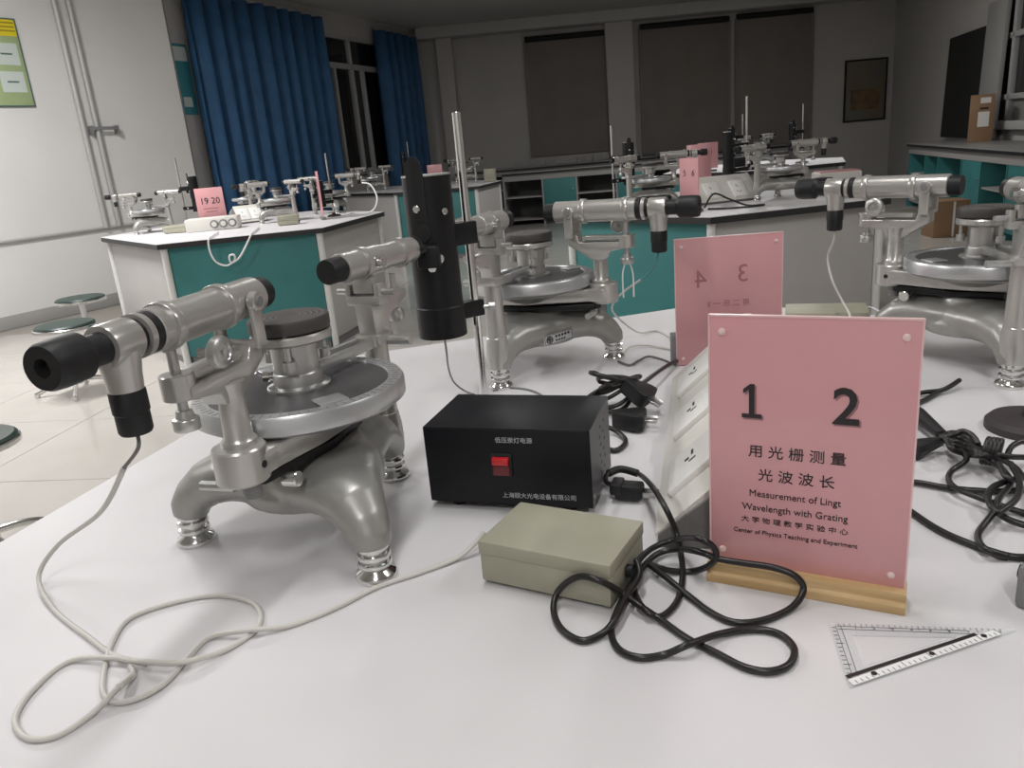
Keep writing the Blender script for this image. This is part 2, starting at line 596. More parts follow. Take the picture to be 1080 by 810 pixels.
for k, (xa, xb) in enumerate(((466, 482), (640, 668))):
    a = bw(xa, 100)[0]
    b = bw(xb, 100)[0]
    bm = B()
    box(bm, ((a + b) / 2, -0.1, CEIL / 2), (b - a, 0.2, CEIL), 0.006)
    struct('trim_%d' % (k + 1), bm, 'pilaster', 'grey pilaster on the back wall' if k else 'narrow grey pilaster on the back wall near the curtain', loc=(*L4, 0), rz=wall_rot(L4, R1))
a = bw(948, 60)[0]
b = bw(972, 60)[0]
bm = B()
box(bm, ((a + b) / 2, -0.06, CEIL / 2), (b - a, 0.12, CEIL), 0.006)
struct('trim_3', bm, 'pilaster', 'flat grey pier on the back wall right of the framed board', loc=(*L4, 0), rz=wall_rot(L4, R1))
# ceiling beam at the back
bm = B()
box(bm, (BL / 2, -0.2, CEIL - 0.09), (BL, 0.4, 0.18), 0.006)
struct('trim_4', bm, 'ceiling_paint', 'shallow ceiling beam along the back wall', loc=(*L4, 0), rz=wall_rot(L4, R1))
# right window
r = put('window_5', None, None, (*R1, 0), wall_rot(R1, R2))
r['kind'] = 'structure'
r['label'] = 'metal window above the right bench, dark outside'
zt5 = on_wall(R1, R2, 1066, 37)[1]
zt6 = on_wall(R1, R2, 1062, 102)[1]
frame_bar(r, wt0, wt1, 0.91, 1.0, 0.0, 0.2, 'window_sill')
frame_bar(r, wt0, wt1, 2.94, 3.0, name='frame_head')
for a in (wt0, wt0 + 0.55, wt0 + 1.2, wt0 + 1.8, wt1 - 0.06):
    frame_bar(r, a, a + 0.07, 0.95, 3.0, name='frame_jamb')
frame_bar(r, wt0, wt1, zt5 - 0.03, zt5 + 0.03, name='transom')
frame_bar(r, wt0, wt1, zt6 - 0.03, zt6 + 0.03, name='transom')
for z0, z1, mm in ((0.95, zt6, 'bench_top'), (zt6, zt5, 'night_glass'), (zt5, 3.0, 'night_glass')):
    for a, b in ((wt0, wt0 + 0.58), (wt0 + 0.58, wt0 + 1.23), (wt0 + 1.23, wt0 + 1.83), (wt0 + 1.83, wt1)):
        bm = B()
        box(bm, ((a + b) / 2, 0.06, (z0 + z1) / 2), (b - a, 0.008, z1 - z0))
        obj('pane', bm, mm, r)

# ------------------------------------------------------------------ ceiling lights (all above the picture)
for k, (x, y, a, wts) in enumerate(LIT):
    r = thing('ceiling_light', 'twin tube fluorescent ceiling fitting above ' + ('the foreground island', 'the open floor left of the foreground island', 'the island with sign 19 20', 'the gap before the island with sign 19 20', 'the aisle right of the foreground island', 'the floor behind the viewer', 'the back islands, added to brighten the back wall')[k], 'light', (x, y, CEIL), R(a), 'fluorescent ceiling fittings')
    bm = B()
    box(bm, (0, 0, -0.035), (1.3, 0.22, 0.07), 0.01)
    obj('light_housing', bm, 'white_plastic', r)
    mt = MATS.get('tube_glow')
    if not mt:
        mt = mat('tube_glow', (0.9, 0.9, 0.9))
        bs = mt.node_tree.nodes['Principled BSDF']
        bs.inputs['Emission Color'].default_value = (1, 0.97, 0.93, 1)
        bs.inputs['Emission Strength'].default_value = 4
    for s in (-1, 1):
        bm = B()
        cyl(bm, (-0.6, s * 0.06, -0.09), (0.6, s * 0.06, -0.09), 0.014, seg=10)
        obj('light_tube', bm, 'tube_glow', r)
    ld = bpy.data.lights.new('tube_light', 'AREA')
    ld.shape = 'RECTANGLE'
    ld.size, ld.size_y = 1.2, 0.18
    ld.energy = wts
    ld.color = (1.0, 0.99, 0.985)
    lo = bpy.data.objects.new('tube_light', ld)
    C.objects.link(lo)
    lo.parent = r
    lo.location = (0, 0, -0.12)

# ------------------------------------------------------------------ lab islands
def inset(poly, d):
    n = len(poly)
    cx = sum(p[0] for p in poly) / n
    cy = sum(p[1] for p in poly) / n
    out = []
    for i in range(n):
        p0, p1, p2 = (Vector(poly[(i + k) % n]) for k in (-1, 0, 1))
        e1 = (p1 - p0).normalized()
        e2 = (p2 - p1).normalized()
        n1 = Vector((-e1.y, e1.x))
        n2 = Vector((-e2.y, e2.x))
        c = Vector((cx, cy))
        if n1.dot(c - p1) < 0:
            n1, n2 = -n1, -n2
        bis = (n1 + n2).normalized()
        out.append(tuple(p1 + bis * d / max(0.3, bis.dot(n1))))
    return out
def island(poly, first, label, ov=0.045):
    n = len(poly)
    cx = sum(p[0] for p in poly) / n
    cy = sum(p[1] for p in poly) / n
    loc = [(x - cx, y - cy) for x, y in poly]
    r = thing('lab_island', label, 'lab bench', (cx, cy, 0), 0, 'hexagonal lab islands')
    bm = B()
    prism(bm, loc, TOP - 0.034, TOP - 0.003)
    obj('worktop_edge', bm, 'edge_black', r)
    bm = B()
    prism(bm, loc, TOP - 0.003, TOP)
    obj('worktop', bm, 'table_white', r)
    ins = inset(loc, ov)
    for i in range(n):
        p, q = Vector(ins[i]), Vector(ins[(i + 1) % n])
        d = q - p
        a = math.atan2(d.y, d.x)
        bm = B()
        box(bm, (d.length / 2, 0.01, (TOP - 0.034 + 0.06) / 2), (d.length - 0.05, 0.018, TOP - 0.034 - 0.06), 0.001)
        obj('side_panel', bm, 'teal' if (i + first) % 2 == 0 else 'panel_grey', r, (p.x, p.y, 0), a)
        bm = B()
        box(bm, (d.length / 2, 0.03, 0.03), (d.length - 0.06, 0.02, 0.06))
        obj('plinth', bm, 'mid_grey_plastic', r, (p.x, p.y, 0), a)
        bm = B()
        cyl(bm, (p.x, p.y, 0), (p.x, p.y, TOP - 0.034), 0.022, seg=12)
        obj('corner_post', bm, 'panel_trim', r)
    return r
S = 0.96
cxm, cym, th = 0.2545, 0.906, 14.6
HEX = [(cxm + S * math.cos(R(th + 60 * k)), cym + S * math.sin(R(th + 60 * k))) for k in range(6)]
island(HEX, 0, 'white-topped lab island in the foreground carrying the signs 1 2 and 3 4')
def hexagon(cx, cy, sd, a):
    return [(cx + sd * math.cos(R(a + 60 * k)), cy + sd * math.sin(R(a + 60 * k))) for k in range(6)]
ISL2 = [(-2.98, 5.98), (-2.11, 4.89), (-1.12, 5.08), (-0.86, 6.10), (-1.55, 6.98), (-2.6, 6.95)]
island(ISL2, 1, 'lab island with teal front by the white wall, sign 19 20 on it')
ISL3 = hexagon(1.31, 4.63, 0.97, 191.4)
island(ISL3, 0, 'lab island right behind the foreground island, sign 5 6 on it')
ISL4 = [(-1.95, 10.15), (-1.17, 9.2), (-0.18, 8.97), (0.10, 9.94), (-0.3, 10.9), (-1.5, 11.1)]
island(ISL4, 1, 'distant dim lab island in front of the back corner curtain')
ISL5 = hexagon(2.65, 8.15, 0.97, 188)
island(ISL5, 0, 'dim lab island behind the island with sign 5 6')

# ------------------------------------------------------------------ wall benches
def bench(name, label, p0, p1, depth, units, z=TOP, top='bench_top', upr='cabinet_grey'):
    """bench whose front edge runs p0 -> p1; cabinets lie to the left of travel"""
    e = Vector((p1[0] - p0[0], p1[1] - p0[1], 0))
    Lb = e.length
    r = thing(name, label, 'bench', (*p0, 0), math.atan2(e.y, e.x))
    bm = B()
    box(bm, (Lb / 2, depth / 2, z - 0.018), (Lb, depth, 0.036), 0.003)
    obj('worktop', bm, top, r)
    bm = B()
    box(bm, (Lb / 2, -0.001, z - 0.026), (Lb, 0.012, 0.028), 0.002)
    obj('worktop_edge', bm, 'edge_black', r)
    bm = B()
    box(bm, (Lb / 2, 0.04, z - 0.085), (Lb, 0.02, 0.09), 0.001)
    obj('apron', bm, 'cabinet_grey', r)
    x = 0.0
    for w, kind in units:
        bm = B()
        box(bm, (x + 0.012, depth / 2, (z - 0.13) / 2), (0.024, depth - 0.06, z - 0.13))
        obj('upright_panel', bm, upr, r)
        if kind == 'door':
            bm = B()
            box(bm, (x + w / 2 + 0.012, 0.045, (z - 0.13 + 0.08) / 2), (w - 0.03, 0.018, z - 0.13 - 0.08), 0.002)
            dr = obj('cabinet_door', bm, 'teal', r)
            bm = B()
            cyl(bm, (x + w - 0.05, 0.036, 0.5), (x + w - 0.05, 0.012, 0.5), 0.01, seg=10)
            obj('knob', bm, 'steel', dr)
        else:
            bm = B()
            box(bm, (x + w / 2 + 0.012, depth - 0.04, (z - 0.13) / 2), (w - 0.024, 0.016, z - 0.13))
            obj('back_panel', bm, 'cabinet_inner' if kind == 'open' else 'teal', r)
            for sz in (0.08, 0.42):
                bm = B()
                box(bm, (x + w / 2 + 0.012, depth / 2, sz), (w - 0.024, depth - 0.1, 0.018))
                obj('shelf', bm, 'cabinet_grey', r)
        x += w
    bm = B()
    box(bm, (Lb - 0.012, depth / 2, (z - 0.13) / 2), (0.024, depth - 0.06, z - 0.13))
    obj('upright_panel', bm, 'cabinet_grey', r)
    return r
bench('storage_bench', 'dim storage bench with open shelves and teal door before the back wall', (0.12, 12.3), (3.4, 11.7), 0.65,
      [(0.6, 'open'), (0.52, 'door'), (0.6, 'open'), (0.52, 'door'), (0.56, 'open'), (0.52, 'door')])
bench('wall_bench', 'dim long bench standing along the back wall', (-0.7, 14.65), (5.3, 14.4), 0.55, [(0.95, 'open'), (0.95, 'door')] * 3)
sb0 = at(957, 151, TOP)
sb1 = sb0 - Vector((0.2475, 0.969, 0)) * 4.2
bench('side_bench', 'long grey-topped bench with teal compartments along the right wall', (sb0.x, sb0.y), (sb1.x, sb1.y), 0.66,
      [(0.75, 'teal'), (0.55, 'teal'), (0.85, 'teal'), (0.6, 'door'), (0.7, 'teal'), (0.75, 'door')], upr='teal')
# small blocks along the wall bench
for k, x in enumerate((547, 564, 581, 614, 631)):
    p = at(x, 171, 0.815)
    q = Vector((p.x * 14.7 / p.y, 14.75, TOP))
    bm = B()
    box(bm, (0, 0, 0.05), (0.18, 0.1, 0.1), 0.006)
    box(bm, (0, -0.052, 0.05), (0.1, 0.006, 0.05), 0.002)
    o = obj('socket_block', bm, 'cabinet_grey', None, q)
    tag(o, ('leftmost', 'second from left', 'middle', 'second from right', 'rightmost')[k] + ' small pale socket block on the distant back bench', 'socket', 'socket blocks on the back bench')

# things on and by the right bench
def carton(label, loc, rz, s, stickers):
    r = thing('cardboard_box', label, 'box', loc, rz, 'cardboard boxes')
    bm = B()
    box(bm, (0, 0, s[2] / 2), s, 0.004)
    obj('carton_body', bm, 'cardboard', r)
    for sx in (-1, 1):
        bm = B()
        box(bm, (0, sx * s[1] / 4, s[2] + 0.002), (s[0] - 0.004, s[1] / 2 - 0.003, 0.004), 0.001)
        obj('carton_flap', bm, 'cardboard', r)
    for (cx, cz, w, h, mm) in stickers:
        bm = B()
        box(bm, (cx, -s[1] / 2 - 0.001, cz), (w, 0.002, h))
        obj('shipping_label', bm, mm, r)
    return r
RWR = wall_rot(R1, R2)
p = at(1033, 149, TOP)
carton('tall cardboard box standing on the right bench before a black board', p, R(-32), (0.24, 0.2, 0.50),
       [(0.03, 0.44, 0.1, 0.06, 'paper'), (0.02, 0.24, 0.11, 0.16, 'paper'), (0.02, 0.355, 0.08, 0.02, 'matt_black')])
carton('cardboard box on the floor under the right bench', at(996, 239, 0.0) * 0.93, R(-8), (0.32, 0.3, 0.34),
       [(0.02, 0.17, 0.02, 0.33, 'paper')])
def lean(name, label, cat, xa, xb, yb, yt, m, off, th):
    a = on_wall(R1, R2, xa, yb)[0]
    b = on_wall(R1, R2, xb, yb)[0]
    zt_ = on_wall(R1, R2, (xa + xb) / 2, yt)[1]
    h = max(0.4, zt_ - TOP)
    bm = B()
    box(bm, (0, 0, h / 2), (abs(b - a), th, h), 0.003)
    o = obj(name, bm, m, None, along(R1, R2, (a + b) / 2, off, TOP + 0.004), rot=(R(-1.5), 0, wall_rot(R1, R2)))
    tag(o, label, cat)
lean('black_board', 'large black board leaning on the wall above the right bench', 'board', 998, 1034, 143, 37, 'matt_black', 0.07, 0.02)
lean('grey_panel', 'tall grey panel standing behind the cardboard box on the right bench', 'panel', 1037, 1056, 143, 5, 'cabinet_grey', 0.08, 0.05)
r = thing('wire_rack', 'low metal rack of slanted bars on the right bench by the window', 'rack', at(1066, 143, TOP), R(76))
bm = B()
for s in (-1, 1):
    cyl(bm, (-0.3, s * 0.12, 0.01), (0.3, s * 0.12, 0.01), 0.006, seg=8)
    cyl(bm, (-0.3, s * 0.12, 0.1), (0.3, s * 0.12, 0.1), 0.006, seg=8)
obj('rack_rails', bm, 'steel', r)
for k in range(7):
    bm = B()
    cyl(bm, (-0.27 + 0.09 * k, -0.12, 0.01), (-0.24 + 0.09 * k, 0.12, 0.1), 0.007, seg=8)
    obj('rack_bar', bm, 'steel', r)

# ------------------------------------------------------------------ stools
def stool_meshes():
    out = {}
    bm = B(); lathe(bm, [(0, 0.385), (0.155, 0.388), (0.165, 0.398), (0.165, 0.41), (0.155, 0.418), (0, 0.42)], seg=36); out['seat'] = mesh('seat', bm, 'stool_seat')
    bm = B(); lathe(bm, [(0.157, 0.384), (0.172, 0.386), (0.172, 0.400), (0.166, 0.404), (0.157, 0.402)], seg=36); out['seat_rim'] = mesh('seat_rim', bm, 'chrome')
    bm = B(); cyl(bm, (0, 0, 0.06), (0, 0, 0.39), 0.022, seg=16); cyl(bm, (0, 0, 0.05), (0, 0, 0.2), 0.03, seg=16); out['post'] = mesh('post', bm, 'chrome')
    bm = B(); tube(bm, [(0.02, 0, 0.075), (0.12, 0, 0.065), (0.21, 0, 0.03), (0.24, 0, 0.02)], 0.013, seg=10); cyl(bm, (0.235, 0, 0), (0.235, 0, 0.025), 0.016, seg=12); out['leg'] = mesh('leg', bm, 'chrome')
    return out
SM = stool_meshes()
def stool(label, x, y, rz):
    r = thing('lab_stool', label, 'stool', (x, y, 0), rz, 'round lab stools')
    put('seat', SM['seat'], r)
    put('seat_rim', SM['seat_rim'], r)
    put('post', SM['post'], r)
    for k in range(4):
        put('leg', SM['leg'], r, rz=k * PI / 2)
p = at(86, 412, 0.0); stool('round dark stool with chrome legs behind the eyepiece, near the white wall', p.x, p.y, R(200))
p = at(98, 313, 0.42); stool('round stool pushed against the grey end of the island with sign 19 20', p.x - 0.12, p.y + 0.05, R(20))
p = at(-42, 464, 0.42); stool('round stool cut off by the left picture edge', p.x, p.y, R(50))
p = at(950, 270, 0.42); stool('round dark stool seen beneath the telescope of the rightmost spectrometer', p.x + 0.25, p.y, R(10))

# ------------------------------------------------------------------ spectrometer
def remeshed(bm, voxel, name, m, smooth=4):
    me = bpy.data.meshes.new('t')
    bm.to_mesh(me)
    bm.free()
    o = bpy.data.objects.new('t', me)
    C.objects.link(o)
    md = o.modifiers.new('r', 'REMESH')
    md.mode = 'VOXEL'
    md.voxel_size = voxel
    sm = o.modifiers.new('s', 'SMOOTH')
    sm.factor = 0.5
    sm.iterations = smooth
    dg = bpy.context.evaluated_depsgraph_get()
    dg.update()
    out = bpy.data.meshes.new_from_object(o.evaluated_get(dg))
    bpy.data.objects.remove(o)
    bpy.data.meshes.remove(me)
    out.name = name
    finish(out, m, 60)
    return out
def sweep(bm, path, seg=20, M=None):
    """path of (x, z, half width, half height) in the XZ plane; elliptical sections"""
    t = bmesh.new()
    rings = []
    n = len(path)
    for i, (x, z, w, h) in enumerate(path):
        a = path[max(0, i - 1)]
        b = path[min(n - 1, i + 1)]
        d = Vector((b[0] - a[0], 0, b[1] - a[1])).normalized()
        nn = Vector((-d.z, 0, d.x))
        rings.append([t.verts.new(Vector((x, 0, z)) + Vector((0, 1, 0)) * w * math.cos(2 * PI * k / seg) + nn * h * math.sin(2 * PI * k / seg)) for k in range(seg)])
    for a, b in zip(rings, rings[1:]):
        for k in range(seg):
            t.faces.new((a[k], a[(k + 1) % seg], b[(k + 1) % seg], b[k]))
    t.faces.new(list(reversed(rings[0])))
    t.faces.new(rings[-1])
    bmesh.ops.recalc_face_normals(t, faces=list(t.faces))
    merge(bm, t, M)
ZT = 0.281
FR = 0.144
EX = 0.2385
SP = {}
def build_spec():
    # tripod casting: collimator leg along +X
    bm = B()
    for k in range(3):
        sweep(bm, [(-0.02, 0.078, 0.070, 0.034), (0.03, 0.079, 0.067, 0.034), (0.065, 0.079, 0.055, 0.032), (0.095, 0.077, 0.041, 0.029), (0.118, 0.069, 0.031, 0.026), (0.135, 0.056, 0.025, 0.0225), (0.1425, 0.044, 0.0215, 0.0215), (0.144, 0.033, 0.019, 0.019)],
              24, Matrix.Rotation(k * 2 * PI / 3, 4, 'Z'))
    lathe(bm, [(0, 0.052), (0.078, 0.053), (0.08, 0.07), (0.064, 0.094), (0.055, 0.112), (0, 0.112)], seg=36)
    SP['base_casting'] = remeshed(bm, 0.0026, 'base_casting', 'casting', 8)
    # levelling foot
    bm = B()
    lathe(bm, [(0.0, 0), (0.0205, 0), (0.0215, 0.003), (0.020, 0.007), (0.0145, 0.010), (0.0135, 0.0125), (0.0165, 0.0135), (0.0175, 0.016), (0.0165, 0.0185), (0.0125, 0.0195), (0.0125, 0.022), (0.0165, 0.023), (0.0175, 0.0255), (0.0165, 0.028), (0.013, 0.029), (0.013, 0.031), (0.0155, 0.032), (0.0155, 0.036), (0, 0.036)], seg=32)
    SP['leveling_foot'] = mesh('leveling_foot', bm, 'chrome', 50)
    # collimator column
    bm = B()
    lathe(bm, [(0.0, 0.034), (0.0185, 0.036), (0.0205, 0.055), (0.0195, 0.075), (0.0175, 0.088), (0.0175, 0.090), (0.0165, 0.091), (0.0155, 0.150), (0.0145, 0.190), (0, 0.190)], Matrix.Translation((FR, 0, 0)), 24)
    SP['collimator_column'] = mesh('collimator_column', bm, 'enamel')
    # dial
    bm = B()
    lathe(bm, [(0, 0.150), (0.107, 0.149), (0.113, 0.153), (0.113, 0.168), (0.1105, 0.172), (0.097, 0.172), (0.0955, 0.1695), (0, 0.1695)], seg=72)
    SP['dial'] = mesh('dial', bm, 'dial_rim')
    bm = B()
    lathe(bm, [(0, 0.1692), (0.0952, 0.1692), (0.0952, 0.1706), (0.04, 0.1708), (0, 0.1708)], seg=64)
    SP['dial_face'] = mesh('dial_face', bm, 'dial_dark')
    bm = B()
    for k in range(72):
        box(bm, (0.1045, 0, 0.17215), (0.006 if k % 2 else 0.010, 0.0007, 0.0004), M=Matrix.Rotation(2 * PI * k / 72, 4, 'Z'))
    SP['scale_marks'] = mesh('scale_marks', bm, 'stage_groove')
    bm = B()
    box(bm, (0.083, 0, 0.1722), (0.026, 0.030, 0.003), 0.001)
    SP['vernier_window'] = mesh('vernier_window', bm, 'dial_rim')
    bm = B()
    lathe(bm, [(0, 0.128), (0.05, 0.128), (0.07, 0.140), (0.07, 0.1485), (0, 0.1485)], seg=40)
    box(bm, (-0.085, 0, 0.139), (0.05, 0.05, 0.018), 0.004)
    SP['dial_carrier'] = mesh('dial_carrier', bm, 'casting')
    # telescope arm under the dial with post
    PX, PY = 0.130, 0.010
    bm = B()
    t = [(-0.05, -0.045), (0.0, -0.052), (0.05, -0.036), (0.112, -0.016), (0.140, -0.016), (0.153, -0.006), (0.155, 0.008), (0.152, 0.024), (0.140, 0.034), (0.112, 0.036), (0.05, 0.05), (0.0, 0.054), (-0.05, 0.05), (-0.09, 0.02), (-0.09, -0.02)]
    prism(bm, t, 0.124, 0.1475, bev=0.003)
    lathe(bm, [(0, 0.120), (0.0235, 0.120), (0.025, 0.122), (0.025, 0.153), (0.0235, 0.155), (0, 0.155)], Matrix.Translation((PX + 0.004, PY, 0)), 32)
    SP['telescope_arm'] = mesh('telescope_arm', bm, 'enamel')
    for q, yy in (('a', (-0.0275 + 0.012, -0.016)), ('b', (PY + 0.0235, PY + 0.0255))):
        bm = B()
        cyl(bm, (PX + 0.004, yy[0], 0.137), (PX + 0.004, yy[1], 0.137), 0.0036, seg=12)
        SP['set_screw_hole_' + q] = mesh('set_screw_hole', bm, 'matt_black')
    bm = B()
    prism(bm, [(-0.045, -0.045), (0.03, -0.05), (0.125, -0.016), (0.13, 0), (0.125, 0.026), (0.03, 0.05), (-0.045, 0.045)], 0.111, 0.1215, bev=0.002)
    SP['clamp_plate'] = mesh('clamp_plate', bm, 'black_metal')
    bm = B()
    cyl(bm, (0.122, -0.012, 0.106), (0.122, -0.05, 0.106), 0.005, seg=14)
    SP['tangent_screw'] = mesh('tangent_screw', bm, 'steel')
    bm = B()
    lathe(bm, [(0, 0.1), (0.008, 0.1), (0.009, 0.106), (0.009, 0.122), (0, 0.122)], Matrix.Translation((0.128, 0.012, 0)), 14)
    SP['stop_pin'] = mesh('stop_pin', bm, 'mid_grey_plastic')
    bm = B()
    cyl(bm, (0.100, 0.030, 0.107), (0.100, 0.046, 0.107), 0.0085, seg=16, bev=0.001)
    SP['clamp_knob'] = mesh('clamp_knob', bm, 'chrome')
    bm = B()
    lathe(bm, [(0, 0.150), (0.0165, 0.153), (0.0165, 0.160), (0.0135, 0.164), (0.0120, 0.206), (0.0145, 0.216), (0, 0.218)], Matrix.Translation((PX, PY, 0)), 24)
    SP['telescope_post'] = mesh('telescope_post', bm, 'enamel')
    # telescope bracket: arm out to the levelling screw, cradle in to the yoke
    bm = B()
    Mx = Matrix.Rotation(PI / 2, 4, 'X')
    prism(bm, [(0.078, 0.224), (0.078, 0.241), (0.096, 0.241), (0.100, 0.2285), (0.186, 0.2285), (0.186, 0.217), (0.150, 0.211), (0.144, 0.198), (0.118, 0.198), (0.108, 0.206)], -0.016, 0.010, Mx, bev=0.002)
    box(bm, (0.146, 0, 0.2355), (0.082, 0.022, 0.007), 0.002)
    cyl(bm, (0.182, 0, 0.217), (0.182, 0, 0.2395), 0.0145, seg=20, bev=0.001)
    SP['telescope_bracket'] = mesh('telescope_bracket', bm, 'enamel')
    bm = B()
    cyl(bm, (0.182, 0, 0.206), (0.182, 0, 0.260), 0.0045, seg=12)
    lathe(bm, [(0, 0.189), (0.0108, 0.189), (0.0115, 0.190), (0.0115, 0.1985), (0.0108, 0.1995), (0.008, 0.2005), (0.007, 0.207), (0, 0.207)], Matrix.Translation((0.182, 0, 0)), 24)
    SP['leveling_screw'] = mesh('leveling_screw', bm, 'steel')
    bm = B()
    for s in (-1, 1):
        box(bm, (0.086, s * 0.0215, 0.260), (0.016, 0.005, 0.046), 0.002)
        cyl(bm, (0.086, s * 0.019, ZT), (0.086, s * 0.0275, ZT), 0.0095, seg=20, bev=0.001)
    box(bm, (0.086, 0, 0.2405), (0.016, 0.046, 0.006), 0.002)
    SP['yoke'] = mesh('yoke', bm, 'enamel')
    for s, q in ((-1, 'a'), (1, 'b')):
        bm = B()
        cyl(bm, (0.086, s * 0.0275, ZT), (0.086, s * 0.029, ZT), 0.005, seg=12)
        SP['pivot_screw_' + q] = mesh('pivot_screw', bm, 'mid_grey_plastic')
    bm = B()
    cyl(bm, (0.160, 0.010, 0.252), (0.160, 0.030, 0.252), 0.004, seg=12)
    lathe(bm, [(0, 0), (0.0125, 0), (0.014, 0.0015), (0.014, 0.008), (0.0125, 0.0095), (0.008, 0.0105), (0.007, 0.0085), (0.003, 0.0085), (0.003, 0.0105), (0, 0.0105)], Matrix.Translation((0.160, 0.026, 0.252)) @ Matrix.Rotation(-PI / 2, 4, 'X'), 28)
    SP['focus_knob'] = mesh('focus_knob', bm, 'steel')
    # telescope tube
    Tc = Matrix.Translation((0, 0, ZT))
    Tz = Matrix.Translation((0.008, 0, ZT))
    bm = B()
    xlathe(bm, [(0.048, 0.017), (0.049, 0.0185), (0.194, 0.0185), (0.195, 0.017)], 36, Tz)
    SP['telescope_tube'] = mesh('telescope_tube', bm, 'enamel')
    for a, q in ((0.096, 'a'), (0.172, 'b')):
        bm = B()
        xlathe(bm, [(a, 0.0185), (a, 0.0208), (a + 0.001, 0.0212), (a + 0.008, 0.0212), (a + 0.009, 0.0208), (a + 0.009, 0.0185)], 36, Tz)
        SP['collar_' + q] = mesh('collar', bm, 'enamel')
    bm = B()
    xlathe(bm, [(0.030, 0.0125), (0.030, 0.0148), (0.032, 0.0155), (0.050, 0.0155), (0.050, 0.01)], 32, Tz)
    SP['objective_barrel'] = mesh('objective_barrel', bm, 'black_rubber')
    bm = B()
    xlathe(bm, [(0.0305, 0), (0.0302, 0.0124), (0.036, 0.0124), (0.036, 0)], 28, Tz)
    SP['objective_lens'] = mesh('objective_lens', bm, 'lens_glass')
    bm = B()
    xlathe(bm, [(0.192, 0.0155), (0.192, 0.0175), (0.202, 0.0175), (0.202, 0.0145), (0.222, 0.0145)], 32, Tz)
    SP['focus_ring'] = mesh('focus_ring', bm, 'black_rubber')
    bm = B()
    xlathe(bm, [(0.204, 0.014), (0.204, 0.0182), (0.210, 0.0182), (0.210, 0.014)], 32, Tz)
    SP['lock_ring'] = mesh('lock_ring', bm, 'enamel')
    bm = B()
    xlathe(bm, [(0.216, 0.012), (0.216, 0.0168), (0.218, 0.0174), (0.243, 0.0174), (0.245, 0.0168), (0.245, 0.01)], 32, Tz)
    lathe(bm, [(0.0165, 0.0), (0.0155, -0.016), (0.0140, -0.026), (0.0130, -0.040), (0, -0.040)], Matrix.Translation((EX, 0, ZT)), 28)
    SP['eyepiece_housing'] = mesh('eyepiece_housing', bm, 'enamel')
    bm = B()
    lathe(bm, [(0, -0.037), (0.0130, -0.037), (0.0140, -0.039), (0.0140, -0.055), (0.0132, -0.056), (0.0132, -0.0705), (0.0118, -0.073), (0, -0.073)], Matrix.Translation((EX, 0, ZT)), 28)
    SP['lamp_socket'] = mesh('lamp_socket', bm, 'black_rubber')
    bm = B()
    xlathe(bm, [(0.243, 0.0125), (0.261, 0.0122), (0.2635, 0.0145), (0.267, 0.0178), (0.286, 0.0182), (0.296, 0.0174), (0.299, 0.0160), (0.299, 0.007), (0.291, 0.005), (0.291, 0.0)], 36, Tz)
    SP['eyepiece'] = mesh('eyepiece', bm, 'black_rubber')
    # prism table
    bm = B()
    lathe(bm, [(0, 0.170), (0.034, 0.170), (0.034, 0.173), (0.0265, 0.175), (0.0265, 0.186), (0.0255, 0.188), (0.0245, 0.189), (0.0245, 0.218), (0.0260, 0.220), (0.0260, 0.223), (0, 0.223)], seg=36)
    SP['table_post'] = mesh('table_post', bm, 'steel')
    bm = B()
    lathe(bm, [(0, 0.222), (0.041, 0.222), (0.0425, 0.224), (0.0425, 0.230), (0.041, 0.232), (0, 0.232)], seg=40)
    SP['table_plate'] = mesh('table_plate', bm, 'enamel')
    bm = B()
    lathe(bm, [(0, 0.234), (0.0415, 0.234), (0.0425, 0.236), (0.0425, 0.246), (0.0415, 0.248), (0, 0.248)], seg=44)
    SP['prism_table'] = mesh('prism_table', bm, 'stage_black')
    bm = B()
    for rr in (0.012, 0.018, 0.024, 0.030, 0.036):
        lathe(bm, [(rr, 0.2478), (rr, 0.2484), (rr + 0.001, 0.2484), (rr + 0.001, 0.2478)], seg=40)
    SP['groove_ring'] = mesh('groove_ring', bm, 'stage_groove')
    bm = B()
    cyl(bm, (0.034, 0, 0.196), (0.034, 0, 0.236), 0.0028, seg=10)
    cyl(bm, (0.034, 0, 0.196), (0.034, 0, 0.206), 0.0065, seg=14)
    SP['table_screw'] = mesh('table_screw', bm, 'steel')
    bm = B()
    cyl(bm, (0, -0.024, 0.184), (0, -0.036, 0.184), 0.0045, seg=12)
    cyl(bm, (0, -0.030, 0.184), (0, -0.037, 0.184), 0.006, seg=12)
    SP['table_clamp'] = mesh('table_clamp', bm, 'chrome')
    # arm from post towards collimator bracket
    bm = B()
    for s in (-1, 1):
        box(bm, (0.075, s * 0.011, 0.186), (0.105, 0.006, 0.012), 0.001)
    box(bm, (0.127, 0, 0.186), (0.012, 0.03, 0.012), 0.001)
    SP['table_arm'] = mesh('table_arm', bm, 'steel')
    # collimator
    bm = B()
    box(bm, (FR, 0, 0.187), (0.034, 0.036, 0.014), 0.003)
    prism(bm, [(FR - 0.012, 0.19), (FR + 0.014, 0.19), (FR + 0.022, 0.212), (FR + 0.062, 0.228), (FR + 0.062, 0.238), (FR - 0.014, 0.238), (FR - 0.014, 0.225)], -0.013, 0.013, Mx, bev=0.002)
    box(bm, (FR - 0.004, 0, 0.236), (0.02, 0.05, 0.012), 0.002)
    for s in (-1, 1):
        box(bm, (FR - 0.004, s * 0.021, 0.2475), (0.018, 0.007, 0.018), 0.001)
    SP['collimator_bracket'] = mesh('collimator_bracket', bm, 'enamel')
    for s, q in ((-1, 'a'), (1, 'b')):
        bm = B()
        cyl(bm, (FR - 0.004, s * 0.024, 0.246), (FR - 0.004, s * 0.042, 0.246), 0.004, seg=12)
        SP['bracket_screw_' + q] = mesh('bracket_screw', bm, 'steel')
